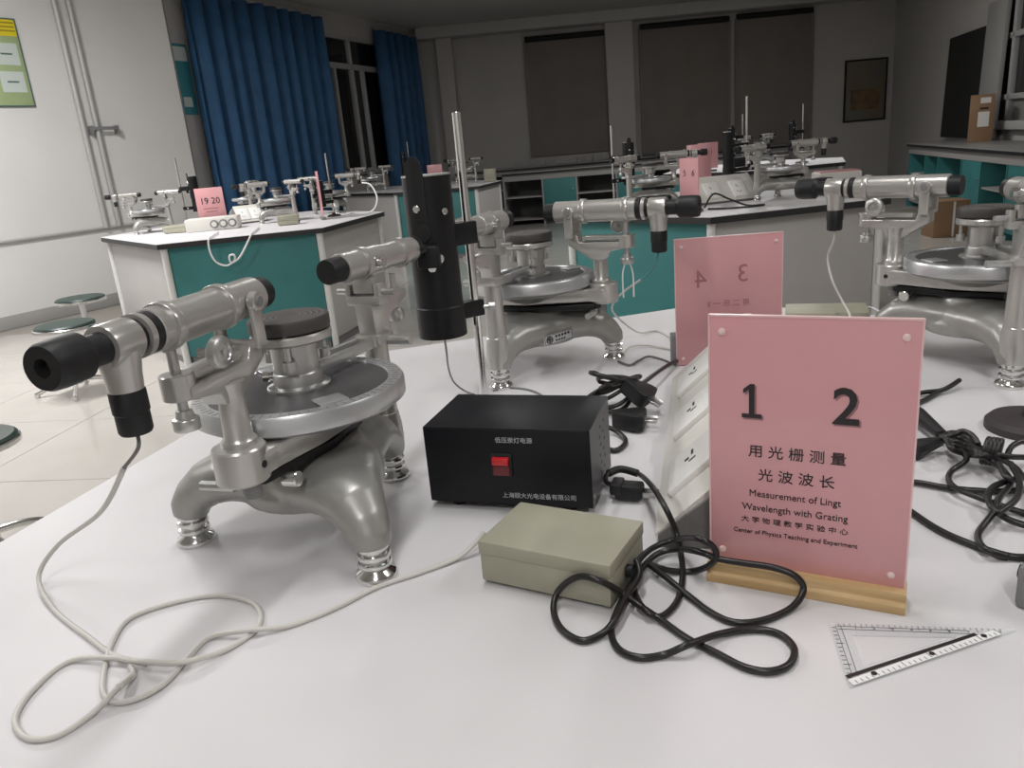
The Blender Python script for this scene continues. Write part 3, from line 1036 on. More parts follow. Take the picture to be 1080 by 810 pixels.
    bm = B()
    cyl(bm, (FR + 0.005, -0.016, 0.184), (FR + 0.005, -0.05, 0.184), 0.0058, seg=14)
    SP['bracket_screw_c'] = mesh('bracket_screw', bm, 'steel')
    bm = B()
    x = FR + 0.052
    cyl(bm, (x, 0, 0.212), (x, 0, 0.258), 0.0042, seg=12)
    lathe(bm, [(0, 0.198), (0.0095, 0.198), (0.0105, 0.201), (0.0105, 0.208), (0.008, 0.213), (0, 0.213)], Matrix.Translation((x, 0, 0)), 20)
    SP['collimator_screw'] = mesh('collimator_screw', bm, 'steel')
    bm = B()
    xlathe(bm, [(0.096, 0.0155), (0.097, 0.0172), (0.172, 0.0172), (0.173, 0.0160), (0.246, 0.0160), (0.247, 0.014)], 32, Tc)
    box(bm, (FR - 0.004, 0, 0.254), (0.014, 0.030, 0.020), 0.002)
    SP['collimator_tube'] = mesh('collimator_tube', bm, 'enamel')
    for a, rr, q in ((0.132, 0.0196, 'c'), (0.214, 0.0190, 'd')):
        bm = B()
        xlathe(bm, [(a, 0.014), (a, rr), (a + 0.008, rr), (a + 0.008, 0.014)], 32, Tc)
        SP['collar_' + q] = mesh('collar', bm, 'enamel')
    for s, q in ((-1, 'c'), (1, 'd')):
        bm = B()
        cyl(bm, (0.148, s * 0.014, ZT), (0.148, s * 0.026, ZT), 0.007, seg=16)
        SP['pivot_screw_' + q] = mesh('pivot_screw', bm, 'chrome')
    bm = B()
    xlathe(bm, [(0.072, 0.0115), (0.072, 0.0138), (0.074, 0.0146), (0.098, 0.0146), (0.098, 0.01)], 32, Tc)
    SP['lens_barrel'] = mesh('lens_barrel', bm, 'black_rubber')
    bm = B()
    xlathe(bm, [(0.0725, 0), (0.0722, 0.0114), (0.076, 0.0114), (0.076, 0)], 28, Tc)
    SP['collimator_lens'] = mesh('collimator_lens', bm, 'lens_glass')
    bm = B()
    xlathe(bm, [(0.244, 0.011), (0.244, 0.0150), (0.256, 0.0150), (0.256, 0.012), (0.262, 0.012)], 28, Tc)
    cyl(bm, (0.250, 0, ZT), (0.250, -0.021, ZT), 0.005, seg=12)
    SP['slit_assembly'] = mesh('slit_assembly', bm, 'black_rubber')
    bm = B()
    box(bm, (0, 0, 0), (0.062, 0.0012, 0.019), 0.0004)
    SP['nameplate'] = mesh('nameplate', bm, 'dial_rim')
build_spec()
def spectrometer(label, x, y, coll, tel, group='spectrometers on the islands', detail=True, plate=None):
    r = thing('spectrometer', label, 'spectrometer', (x, y, TOP), 0, group)
    ca, ta = R(coll), R(tel)
    P = {}
    def p(name, rz=0.0, parent=None, key=None):
        P[key or name] = put(name, SP[key or name], parent or r, rz=rz if parent is None else 0.0)
        return P[key or name]
    p('base_casting', ca)
    for k in range(3):
        a = ca + k * 2 * PI / 3
        put('leveling_foot', SP['leveling_foot'], r, (FR * math.cos(a), FR * math.sin(a), 0))
    p('collimator_column', ca)
    p('dial_carrier', ta)
    p('dial', ta)
    p('dial_face', parent=P['dial'])
    p('table_post', ta + 0.3)
    p('table_plate')
    p('prism_table')
    p('table_arm', ca)
    p('telescope_arm', ta)
    p('telescope_post', ta)
    p('telescope_bracket', ta)
    p('leveling_screw', parent=P['telescope_bracket'])
    p('yoke', parent=P['telescope_bracket'])
    p('telescope_tube', ta)
    p('collar', parent=P['telescope_tube'], key='collar_a')
    p('collar', parent=P['telescope_tube'], key='collar_b')
    p('objective_barrel', parent=P['telescope_tube'])
    p('focus_ring', parent=P['telescope_tube'])
    p('eyepiece_housing', ta)
    p('lamp_socket', parent=P['eyepiece_housing'])
    p('eyepiece', ta)
    p('collimator_bracket', ca)
    p('collimator_screw', parent=P['collimator_bracket'])
    p('collimator_tube', ca)
    p('collar', parent=P['collimator_tube'], key='collar_c')
    p('collar', parent=P['collimator_tube'], key='collar_d')
    p('lens_barrel', parent=P['collimator_tube'])
    p('slit_assembly', parent=P['collimator_tube'])
    if detail:
        p('scale_marks', parent=P['dial'])
        for k in (0.9, 0.9 + PI):
            put('vernier_window', SP['vernier_window'], P['dial'], rz=k)
        p('groove_ring', parent=P['prism_table'])
        for k in range(3):
            put('table_screw', SP['table_screw'], P['table_plate'], rz=k * 2 * PI / 3 + 0.6)
        p('table_clamp', parent=P['table_post'])
        p('clamp_plate', ta)
        p('set_screw_hole', parent=P['telescope_arm'], key='set_screw_hole_b')
        p('stop_pin', parent=P['telescope_arm'])
        p('tangent_screw', parent=P['telescope_arm'])
        p('clamp_knob', parent=P['telescope_arm'])
        p('pivot_screw', parent=P['telescope_bracket'], key='pivot_screw_a')
        p('pivot_screw', parent=P['telescope_bracket'], key='pivot_screw_b')
        p('focus_knob', parent=P['telescope_tube'])
        p('objective_lens', parent=P['telescope_tube'])
        p('lock_ring', parent=P['telescope_tube'])
        for q in 'abc':
            p('bracket_screw', parent=P['collimator_bracket'], key='bracket_screw_' + q)
        p('pivot_screw', parent=P['collimator_tube'], key='pivot_screw_c')
        p('pivot_screw', parent=P['collimator_tube'], key='pivot_screw_d')
        p('collimator_lens', parent=P['collimator_tube'])
    return r, P
c1 = (-0.230, 0.814)
c2 = (0.053, 1.419)
c3 = (0.762, 1.219)
T1, T2, T3 = -107, -26, 134
sp1, P1 = spectrometer('large grey spectrometer nearest the viewer, black eyepiece pointing at the viewer', *c1, 63, T1)
sp2, P2 = spectrometer('grey spectrometer behind the black lamp, telescope pointing right with hanging cable', *c2, -120, T2)
sp3, P3 = spectrometer('grey spectrometer at the right picture edge, telescope pointing left', *c3, -102, T3)

# maker's plate on the base of the second spectrometer
from mathutils.bvhtree import BVHTree
_me = SP['base_casting']
_bvh = BVHTree.FromPolygons([v.co for v in _me.vertices], [tuple(q.vertices) for q in _me.polygons])
_M = Matrix.Translation((c2[0], c2[1], TOP)) @ Matrix.Rotation(R(-120), 4, 'Z')
_Mi = _M.inverted()
def cast(x, y):
    hit, nor, _, _ = _bvh.ray_cast(_Mi @ CAMP, (_Mi.to_3x3() @ ray(x, y)).normalized())
    return (_M @ hit, (_M.to_3x3() @ nor).normalized()) if hit else None
hc, hl, hr = cast(588, 355), cast(574, 360), cast(602, 351)
if hc and hl and hr:
    ex = (hr[0] - hl[0]).normalized()
    ny = -(hc[1] - ex * ex.dot(hc[1])).normalized()
    ez = ex.cross(ny)
    org = (hl[0] + hr[0]) / 2 * 0.5 + hc[0] * 0.5 - ny * 0.0035
else:
    ex, ny, ez, org = Vector((0.866, 0.5, 0)), Vector((-0.5, 0.866, 0)), Vector((0, 0, 1)), Vector((c2[0] + 0.035, c2[1] - 0.075, TOP + 0.08))
mm = Matrix.Identity(4)
for i in range(3):
    mm[i][0], mm[i][1], mm[i][2], mm[i][3] = ex[i], ny[i], ez[i], org[i]
pl = put('nameplate', SP['nameplate'], sp2)
pl.matrix_local = Matrix.Translation((-c2[0], -c2[1], -TOP)) @ mm
bm = B()
for s in (-1, 1):
    box(bm, (0, -0.0007, s * 0.0082), (0.058, 0.0004, 0.0008))
    box(bm, (s * 0.0285, -0.0007, 0), (0.0008, 0.0004, 0.0165))
lathe(bm, [(0.0055, 0), (0.0055, 0.0004), (0.007, 0.0004), (0.007, 0)], Matrix.Translation((-0.019, -0.0006, 0)) @ FRONT, 20)
box(bm, (-0.019, -0.0008, 0), (0.002, 0.0004, 0.008))
box(bm, (-0.019, -0.0008, 0.001), (0.007, 0.0004, 0.0015))
for k in range(5):
    box(bm, (-0.005 + 0.0065 * k, -0.0008, 0.0035), (0.0042, 0.0004, 0.0042))
for k in range(4):
    box(bm, (-0.005 + 0.0055 * k, -0.0008, -0.004), (0.004, 0.0004, 0.003))
obj('nameplate_print', bm, 'ink', pl)

# ------------------------------------------------------------------ lamp stand
def lamp_stand(label, lx, ly, rx, ry, z0, z1, rod_top, base_r, window_az, detail=True):
    rl = thing('lamp_stand', label, 'lamp', (rx, ry, TOP), 0, 'spectral lamps on stands')
    dx, dy = lx - rx, ly - ry
    bm = B()
    lathe(bm, [(0, 0), (base_r, 0), (base_r, 0.008), (base_r - 0.01, 0.014), (0.014, 0.018), (0.012, 0.028), (0, 0.028)], seg=40)
    obj('stand_base', bm, 'iron_base', rl)
    bm = B()
    cyl(bm, (0, 0, 0.015), (0, 0, rod_top), 0.0062, seg=20, bev=0.0006)
    obj('rod', bm, 'chrome', rl)
    q = (dx, dy, 0)
    rr = 0.0335
    bm = B()
    lathe(bm, [(0, z0), (rr + 0.0015, z0), (rr + 0.0015, z0 + 0.043), (rr, z0 + 0.045), (rr, z1), (rr - 0.003, z1), (rr - 0.003, z1 - 0.012), (0, z1 - 0.012)], seg=44)
    h = obj('lamp_housing', bm, 'black_metal', rl, q)
    bm = B()
    lathe(bm, [(rr - 0.004, z1 - 0.001), (rr + 0.0004, z1 - 0.001), (rr + 0.0004, z1 + 0.001), (rr - 0.004, z1 + 0.001)], seg=44)
    obj('rim', bm, 'steel', h)
    # curved sliding shutter with a rounded tongue that stands above the rim
    bm = B()
    rows = []
    n = 12
    A0 = R(window_az)
    for ri in (rr + 0.0012, rr + 0.0032):
        g = []
        for k in range(n + 1):
            a = (k / n - 0.5) * 0.72
            top = z1 + 0.006 + 0.020 * math.sqrt(max(0, 1 - (2 * (k / n) - 1) ** 2))
            g.append([(ri * math.cos(A0 + a), ri * math.sin(A0 + a), z) for z in (z0 + 0.10, (z0 + z1) / 2 + 0.03, top)])
        rows.append(g)
    V = [[[bm.verts.new(pt) for pt in col] for col in g] for g in rows]
    for g in V:
        for k in range(n):
            for j in range(2):
                bm.faces.new((g[k][j], g[k + 1][j], g[k + 1][j + 1], g[k][j + 1]))
    for k in range(n):
        bm.faces.new((V[0][k][2], V[0][k + 1][2], V[1][k + 1][2], V[1][k][2]))
        bm.faces.new((V[0][k][0], V[0][k + 1][0], V[1][k + 1][0], V[1][k][0]))
    for k in (0, n):
        for j in range(2):
            bm.faces.new((V[0][k][j], V[0][k][j + 1], V[1][k][j + 1], V[1][k][j]))
    bmesh.ops.recalc_face_normals(bm, faces=list(bm.faces))
    obj('shutter', bm, 'black_rubber', h)
    if detail:
        def onside(a, z, ro):
            return (ro * math.cos(A0 + a), ro * math.sin(A0 + a), z)
        for a, z, sr in ((0.02, z1 - 0.042, 0.005), (1.0, z1 - 0.048, 0.0045), (0.62, z1 - 0.110, 0.0065), (0.34, z1 - 0.122, 0.0055)):
            bm = B()
            cyl(bm, onside(a, z, rr), onside(a, z, rr + 0.008), sr, seg=16, bev=0.001)
            obj('screw', bm, 'chrome', h)
        bm = B()
        cyl(bm, onside(0.08, z1 - 0.075, rr + 0.002), onside(0.08, z1 - 0.075, rr + 0.0046), 0.0125, seg=24)
        obj('light_port', bm, 'matt_black', h)
        bm = B()
        box(bm, (rr + 0.012, 0, z1 - 0.105), (0.024, 0.03, 0.03), 0.003, M=Matrix.Rotation(A0 + 0.3, 4, 'Z'))
        obj('port_block', bm, 'black_metal', h)
    az = math.atan2(-dy, -dx)
    dist = math.hypot(dx, dy)
    for z, s in ((z0 + 0.030, 0.024), (z1 - 0.085, 0.032)):
        bm = B()
        box(bm, ((dist + rr) / 2, 0, z), (dist - rr + 0.022, 0.018, s), 0.002, M=Matrix.Translation(q) @ Matrix.Rotation(az, 4, 'Z'))
        obj('rod_clamp', bm, 'black_metal', rl)
    bm = B()
    cyl(bm, (0.010, 0, z0 + 0.030), (0.026, 0, z0 + 0.030), 0.0035, seg=12)
    cyl(bm, (0.020, 0, z0 + 0.030), (0.030, 0, z0 + 0.030), 0.0065, seg=16, bev=0.001)
    obj('clamp_screw', bm, 'steel', rl)
    return rl
lamp_stand('black cylindrical lamp on a chrome rod behind the nearest spectrometer', -0.093, 1.105, -0.044, 1.135, 0.146, 0.371, 0.450, 0.05, -112)

# ------------------------------------------------------------------ black power supply
pa = Vector((-0.107, 0.841, TOP))
pb = Vector((0.078, 0.782, TOP))
az = math.atan2(pb.y - pa.y, pb.x - pa.x)
W, D, H, FZ = 0.194, 0.120, 0.093, 0.008
psu = thing('power_supply', 'black metal power supply box with a red rocker switch', 'power supply', pa, az)
bm = B(); box(bm, (W / 2, D / 2, FZ + H / 2), (W, D, H), 0.0012); obj('case', bm, 'black_box', psu)
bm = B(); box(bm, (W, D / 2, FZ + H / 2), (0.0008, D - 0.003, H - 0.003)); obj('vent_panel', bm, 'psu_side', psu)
bm = B(); box(bm, (W / 2, -0.0006, FZ + H / 2), (W - 0.004, 0.0016, H - 0.003), 0.0004); fp = obj('front_panel', bm, 'black_box', psu)
for x in (0.03, W - 0.03):
    for y in (0.018, D - 0.018):
        bm = B(); lathe(bm, [(0, 0), (0.009, 0), (0.011, FZ), (0, FZ)], Matrix.Translation((x, y, 0)), 16); obj('foot', bm, 'black_rubber', psu)
bm = B(); box(bm, (0.093, -0.0025, FZ + 0.051), (0.024, 0.004, 0.027), 0.001); sw = obj('switch_bezel', bm, 'matt_black', psu)
bm = B(); box(bm, (0.093, -0.006, FZ + 0.0565), (0.0195, 0.008, 0.0085), 0.0012); obj('rocker_top', bm, 'red_switch', sw)
bm = B(); box(bm, (0.093, -0.0045, FZ + 0.0455), (0.0195, 0.005, 0.0135), 0.001); obj('rocker_bottom', bm, 'red_dark', sw)
text('低压汞灯电源', 0.0072, face_front(0.1085, -0.0016, FZ + 0.0795), 'label_print', psu, 'panel_lettering', depth=0.0001)
text('上海颐大光电设备有限公司', 0.0072, face_front(0.133, -0.0016, FZ + 0.0125), 'label_print', psu, 'maker_lettering', depth=0.0001)
for i in range(6):
    for j in range(2):
        bm = B(); cyl(bm, (W - 0.0005, 0.055 + 0.022 * j + 0.006 * (i % 2), FZ + 0.02 + 0.011 * i), (W + 0.0006, 0.055 + 0.022 * j + 0.006 * (i % 2), FZ + 0.02 + 0.011 * i), 0.0022, seg=10); obj('vent_hole', bm, 'matt_black', psu)
for y in (0.008,):
    bm = B(); cyl(bm, (W, y, FZ + 0.012), (W + 0.0015, y, FZ + 0.012), 0.003, seg=10); obj('screw', bm, 'steel', psu)

# ------------------------------------------------------------------ green-grey transformer boxes
def transformer(label, loc, rz, w=0.134, d=0.089, h=0.0435, detail=True, group='green-grey transformer boxes'):
    r = thing('transformer_box', label, 'adapter box', loc, rz, group)
    bm = B(); box(bm, (w / 2, d / 2, 0.004 + 0.0145), (w - 0.002, d - 0.002, 0.029), 0.0015); obj('lower_case', bm, 'green_grey', r)
    bm = B(); box(bm, (w / 2, d / 2, 0.0335 + (h - 0.0335) / 2 + 0.001), (w, d, h - 0.0335 + 0.004), 0.002); obj('lid', bm, 'green_grey', r)
    if detail:
        bm = B(); box(bm, (w / 2, d / 2, 0.0325), (w - 0.004, d - 0.004, 0.003)); obj('seam', bm, 'grey_plastic', r)
        for x in (0.015, w - 0.015):
            for y in (0.015, d - 0.015):
                bm = B(); cyl(bm, (x, y, 0), (x, y, 0.005), 0.007, seg=12); obj('foot', bm, 'black_rubber', r)
        bm = B(); box(bm, (-0.004, d * 0.62, 0.022), (0.010, 0.012, 0.010), 0.001); obj('cable_gland', bm, 'grey_plastic', r)
        bm = B(); cyl(bm, (w, d * 0.45, 0.02), (w + 0.006, d * 0.45, 0.02), 0.006, seg=14); obj('cord_grommet', bm, 'black_rubber', r)
    return r
ga = Vector((-0.046, 0.661, TOP))
gb = Vector((0.070, 0.595, TOP))
transformer('green-grey transformer box in front of the black power supply', ga, math.atan2(gb.y - ga.y, gb.x - ga.x))
ta_ = at(842, 347, TOP)
transformer('green-grey transformer box behind the pink signs, top just showing', (ta_.x - 0.045, ta_.y - 0.05, TOP), R(-20), w=0.15)

# ------------------------------------------------------------------ pink signs
def sign(label, loc, rz, w, z0, z1, base_m, base=(0.165, 0.030, 0.018), detail=True, back=0.0):
    """front faces local -Y, origin at the middle of the base"""
    r = thing('station_sign', label, 'sign', loc, rz, 'pink station signs')
    bm = B()
    if base_m == 'wood':
        bw_, bd, bh = base
        prism(bm, [(-bd / 2, 0), (bd / 2, 0), (bd / 2, bh * 0.45), (bd / 2 - 0.004, bh * 0.55), (bd / 2 - 0.004, bh), (-bd / 2 + 0.004, bh), (-bd / 2 + 0.004, bh * 0.55), (-bd / 2, bh * 0.45)], -bw_ / 2, bw_ / 2,
              Matrix.Rotation(PI / 2, 4, 'Z') @ Matrix.Rotation(PI / 2, 4, 'X'), bev=0.0008)
    else:
        box(bm, (0, back, base[2] / 2), base, 0.002)
    obj('sign_base', bm, base_m, r)
    bm = B(); box(bm, (0, 0, (z0 + z1) / 2), (w, 0.0035, z1 - z0), 0.0004); obj('pink_sheet', bm, 'pink', r)
    if detail:
        bm = B()
        for s in (-1, 1):
            box(bm, (s * w / 2, 0, (z0 + z1) / 2), (0.0015, 0.0042, z1 - z0 + 0.001))
        box(bm, (0, 0, z1), (w, 0.0042, 0.0015))
        obj('acrylic_edge', bm, 'pink_edge', r)
        for sx in (-1, 1):
            for z in (z0 + 0.012, z1 - 0.014):
                bm = B()
                lathe(bm, [(0, 0), (0.0032, 0), (0.0028, 0.0014), (0.0015, 0.002), (0, 0.0022)], Matrix.Translation((sx * (w / 2 - 0.011), -0.0017, z)) @ FRONT, 14)
                lathe(bm, [(0, 0), (0.0032, 0), (0.0028, 0.0014), (0.0015, 0.002), (0, 0.0022)], Matrix.Translation((sx * (w / 2 - 0.011), 0.0017, z)) @ Matrix.Rotation(-PI / 2, 4, 'X'), 14)
                obj('pin', bm, 'pin', r)
    return r
sa = at(746, 613, TOP)
sb = at(953, 650, TOP)
saz = math.atan2(sb.y - sa.y, sb.x - sa.x)
sc = (sa + sb) / 2 + Vector((-math.sin(saz), math.cos(saz), 0)) * 0.015
sg = sign('pink sign reading 1 2 on a wooden base, nearest the viewer', sc, saz, 0.162, 0.017, 0.249, 'wood')
yf = -0.0021
def line(parent, body, size, x, z, m='ink', xs=1.0, name='lettering', y=yf, align='CENTER', bold=0.0):
    return text(body, size, face_front(x, y, z), m, parent, name, xs=xs, align=align, bold=bold)
def numeral_one(parent, x, z, h, m, y, name):
    """a one with flag and foot, as printed"""
    w = h * 0.15
    bm = B()
    pts = [(-w / 2, -h / 2 + w * 0.8), (-w / 2, h * 0.34), (-h * 0.235, h * 0.215), (-h * 0.235, h * 0.34), (-w / 2 + h * 0.03, h / 2), (w / 2, h / 2), (w / 2, -h / 2 + w * 0.8), (h * 0.27, -h / 2 + w * 0.8), (h * 0.27, -h / 2), (-h * 0.27, -h / 2), (-h * 0.27, -h / 2 + w * 0.8)]
    prism(bm, list(reversed(pts)), 0.0, 0.0004, face_front(x, y, z))
    return obj(name, bm, m, parent)
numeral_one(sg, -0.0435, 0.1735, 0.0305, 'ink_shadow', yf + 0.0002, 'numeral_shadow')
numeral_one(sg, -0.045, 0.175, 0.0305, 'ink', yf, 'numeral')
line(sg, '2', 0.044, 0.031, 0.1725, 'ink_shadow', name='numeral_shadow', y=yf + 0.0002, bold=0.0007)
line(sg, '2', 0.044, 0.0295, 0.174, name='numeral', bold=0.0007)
line(sg, '用 光 栅 测 量', 0.0124, -0.008, 0.1285, bold=0.00003, xs=1.05)
line(sg, '光 波 波 长', 0.0124, -0.008, 0.1065, bold=0.00003, xs=1.05)
line(sg, 'Measurement of Lingt', 0.0092, -0.009, 0.0888, xs=0.93)
line(sg, 'Wavelength with Grating', 0.0092, -0.009, 0.0752, xs=0.93)
line(sg, '大 学 物 理 教 学 实 验 中 心', 0.0062, -0.009, 0.0628, xs=1.15)
line(sg, 'Center of Physics Teaching and Experiment', 0.0061, -0.0085, 0.051, xs=0.96)

p34 = at(714, 386, TOP)
s34az = R(-6)
W34 = 0.180
s34c = p34 + Vector((math.cos(s34az), math.sin(s34az), 0)) * (W34 / 2)
s34 = sign('pink sign 3 4 seen from behind, numerals mirrored', s34c, s34az, W34, 0.001, 0.224, 'mid_grey_plastic', base=(0.196, 0.028, 0.055), back=0.017)
MIR = Matrix.Diagonal((-1, 1, 1, 1))
def mirrored(body, size, x, z, m):
    back = Matrix.Translation((x, 0.0021, z)) @ Matrix.Rotation(PI, 4, 'Z') @ FRONT
    text(body, size, back, 'ink', s34, 'lettering')
    text(body, size, Matrix.Translation((x, -0.0019, z)) @ MIR @ FRONT, m, s34, 'print_through')
mirrored('3', 0.043, 0.024, 0.158, 'ink_ghost')
mirrored('4', 0.043, -0.047, 0.152, 'ink_ghost')
mirrored('用 二 乐 一 3', 0.013, 0.0, 0.108, 'ink_ghost')

# ------------------------------------------------------------------ socket console (slanted sides)
def console(label, loc, rz, length, w=0.23, h=0.118, plates=3, end='grey_plastic'):
    """local x across, y along; slanted faces on both sides"""
    r = thing('socket_console', label, 'power outlet', loc, rz, 'socket consoles on the islands')
    Mx = Matrix.Translation((0, length, 0)) @ Matrix.Rotation(PI / 2, 4, 'X')
    bm = B(); prism(bm, [(0, 0.012), (w / 2 - 0.006, h), (w / 2 + 0.006, h), (w, 0.012)], 0.004, length - 0.004, Mx, bev=0.0015); obj('console_cover', bm, 'white_plastic', r)
    bm = B(); prism(bm, [(0.004, 0), (0.004, 0.013), (w / 2, h - 0.008), (w - 0.004, 0.013), (w - 0.004, 0)], 0.0, length, Mx, bev=0.001); obj('console_body', bm, end, r)
    sl = math.atan2(h - 0.012, w / 2 - 0.006)
    sL = math.hypot(h - 0.012, w / 2 - 0.006)
    for side in (0, 1):
        for k in range(plates):
            y = length * (k + 0.62) / (plates + 0.3)
            if side == 0:
                M = Matrix.Translation((0, y, 0.012)) @ Matrix.Rotation(-sl, 4, 'Y')
            else:
                M = Matrix.Translation((w, y, 0.012)) @ Matrix.Rotation(PI, 4, 'Z') @ Matrix.Rotation(-sl, 4, 'Y')
            pl = put('socket_plate', PLATE, r)
            pl.matrix_local = M
            put('plate_slots', SLOTS, pl)
    return r
bm = B(); box(bm, (0.082, 0, 0.003), (0.120, 0.086, 0.008), 0.002); PLATE = mesh('socket_plate', bm, 'socket_plate')
bm = B()
box(bm, (0.058, 0.014, 0.0072), (0.003, 0.012, 0.0006), M=None)
box(bm, (0.058, -0.006, 0.0072), (0.010, 0.003, 0.0006))
box(bm, (0.050, 0.004, 0.0072), (0.006, 0.005, 0.0006))
box(bm, (0.094, 0.004, 0.0072), (0.012, 0.003, 0.0006))
box(bm, (0.104, 0.009, 0.0072), (0.012, 0.003, 0.0006))
SLOTS = mesh('plate_slots', bm, 'ink')
cp = at(690, 577, TOP)
console('white slanted socket console on the foreground island behind sign 1 2', (cp.x, cp.y, TOP), R(-14.5), 0.54, w=0.236)

# ------------------------------------------------------------------ set square
def set_square():
    A, Bq, Cq = at(874, 659, TOP), at(896, 727, TOP), at(1072, 666, TOP)
    r = thing('set_square', 'clear plastic set square with black stripe lying in front of the pink sign', 'ruler', (A.x, A.y, TOP), 0)
    P = [Vector((v.x - A.x, v.y - A.y)) for v in (A, Bq, Cq)]
    cen = sum(P, Vector((0, 0))) / 3
    def ins(d):
        return [Vector(v) for v in inset([tuple(v) for v in P], d)]
    o_, i_ = P, ins(0.0150)
    # inner cut-out kept clear of the long edge strip
    e = (P[2] - P[1]).normalized()
    nn = Vector((-e.y, e.x))
    bm = B()
    th = 0.002
    vo = [[bm.verts.new((v.x, v.y, z)) for v in o_] for z in (0.0004, th)]
    vi = [[bm.verts.new((v.x, v.y, z)) for v in i_] for z in (0.0004, th)]
    for k in range(3):
        k2 = (k + 1) % 3
        bm.faces.new((vo[1][k], vo[1][k2], vi[1][k2], vi[1][k]))
        bm.faces.new((vo[0][k], vi[0][k], vi[0][k2], vo[0][k2]))
        bm.faces.new((vo[0][k], vo[0][k2], vo[1][k2], vo[1][k]))
        bm.faces.new((vi[0][k], vi[1][k], vi[1][k2], vi[0][k2]))
    bmesh.ops.recalc_face_normals(bm, faces=list(bm.faces))
    obj('clear_plate', bm, 'clear_plastic', r)
    zt = th + 0.0002
    def strip(p, q, wd, m, name, z=zt):
        d = q - p
        bm = B()
        box(bm, ((p.x + q.x) / 2, (p.y + q.y) / 2, z), (0, 0, 0))
        bm.free()
        bm = B()
        box(bm, (0, 0, 0), (d.length, wd, 0.0003))
        return obj(name, bm, m, r, ((p.x + q.x) / 2, (p.y + q.y) / 2, z), math.atan2(d.y, d.x))
    a = P[1] + nn * 0.0085 + e * 0.0
    b = P[1] + nn * 0.0085 + e * (P[2] - P[1]).length * 0.78
    strip(P[1] + (P[0] - P[1]) * 0.14, a + e * (P[2] - P[1]).length * 0.80, 0.0032, 'ink', 'black_stripe')
    strip(P[1] + nn * 0.0035 + e * 0.004, P[1] + nn * 0.0035 + e * (P[2] - P[1]).length * 0.9, 0.0064, 'white_print', 'white_scale_band', zt - 0.0001)
    # graduations on the three edges
    bm = B()
    for (u, v, n, flip) in ((P[1], P[2], 30, 1), (P[0], P[2], 30, -1), (P[0], P[1], 14, 1)):
        d = (v - u)
        L = d.length
        dd = d / L
        nm = Vector((-dd.y, dd.x))
        if nm.dot(cen - u) < 0:
            nm = -nm
        for k in range(1, n):
            ln = 0.0055 if k % 5 == 0 else 0.003
            c = u + dd * (L * 0.92 * k / n + L * 0.02) + nm * (0.0008 + ln / 2)
            box(bm, (0, 0, 0), (0.00035, ln, 0.0003), M=Matrix.Translation((c.x, c.y, zt + 0.0002)) @ Matrix.Rotation(math.atan2(dd.y, dd.x), 4, 'Z'))
        if flip < 0 or n == 14:
            for off in (0.0045, 0.0085):
                c0 = u + dd * L * 0.04 + nm * off
                c1_ = u + dd * L * (0.74 if n == 30 else 0.85) + nm * off
                m_ = (c0 + c1_) / 2
                box(bm, (0, 0, 0), ((c1_ - c0).length, 0.0003, 0.0003), M=Matrix.Translation((m_.x, m_.y, zt)) @ Matrix.Rotation(math.atan2(dd.y, dd.x), 4, 'Z'))
    obj('graduations', bm, 'ink', r)
    for k, f in enumerate((0.16, 0.50, 0.82)):
        c = P[1] + e * (P[2] - P[1]).length * f + nn * 0.0042
        bm = B(); lathe(bm, [(0, 0), (0.0022, 0), (0.0022, 0.0004), (0, 0.0004)], Matrix.Translation((c.x, c.y, zt)), 16); obj('dot_mark', bm, 'ink', r)
    rz = math.atan2(e.y, e.x)
    for k in range(1, 8):
        c = P[0] + (P[2] - P[0]) * (0.03 + 0.1 * k) + Vector((0, -0.0062))
        text(str(k), 0.0036, Matrix.Translation((c.x, c.y, zt)) @ Matrix.Rotation(math.atan2(P[2].y - P[0].y, P[2].x - P[0].x), 4, 'Z'), 'ink', r, 'numeral')
set_square()

# ------------------------------------------------------------------ cables
def cable(name, label, pts, rad, m, cat='cable', group=None, seg=8, n=8):
    """points are (pixel x, pixel y, height above the worktop)"""
    P = [at(x, y, TOP + z) for x, y, z in pts]
    o = Vector((P[0].x, P[0].y, TOP))
    bm = B()
    tube(bm, [p - o for p in P], rad, seg, n)
    ob = obj(name, bm, m, None, o, sharp=180)
    return tag(ob, label, cat, group)
def loc_sp(c, az, x, z, y=0.0):
    a = R(az)
    return Vector((c[0] + x * math.cos(a) - y * math.sin(a), c[1] + x * math.sin(a) + y * math.cos(a), TOP + z))
def cable3(name, label, pts, rad, m, cat='cable', group=None, seg=8, n=8):
    P = [Vector(p) for p in pts]
    o = Vector((P[-1].x, P[-1].y, TOP))
    bm = B()
    tube(bm, [p - o for p in P], rad, seg, n)
    return tag(obj(name, bm, m, None, o, sharp=180), label, cat, group)
def zz(l, zs):
    return [at(l[i][0], l[i][1], TOP + (zs[i] if isinstance(zs, (list, tuple)) else zs)) for i in range(len(l))]
CR = 0.0025
run = [loc_sp(c1, T1, EX, ZT - 0.070), loc_sp(c1, T1, EX + 0.002, ZT - 0.085), at(131, 493, TOP + 0.165)]
run += zz([(106, 540), (62, 574), (41, 608), (56, 642), (93, 672), (120, 691)], [0.095, 0.045, 0.012, CR, CR, CR])
run += zz([(153, 698), (194, 698), (241, 684), (273, 660), (268, 637), (231, 628), (185, 635), (139, 651), (120, 674), (109, 711), (111, 735), (134, 740), (171, 723), (199, 693), (222, 672), (259, 665), (305, 660), (352, 642), (398, 619), (440, 605), (481, 589), (500, 574), (511, 561)],
          [3 * CR, 3 * CR, CR, CR, CR, CR, CR, CR, CR, CR, CR, CR, CR, CR, CR, 3 * CR, CR, CR, CR, CR, 0.004, 0.012, 0.022])
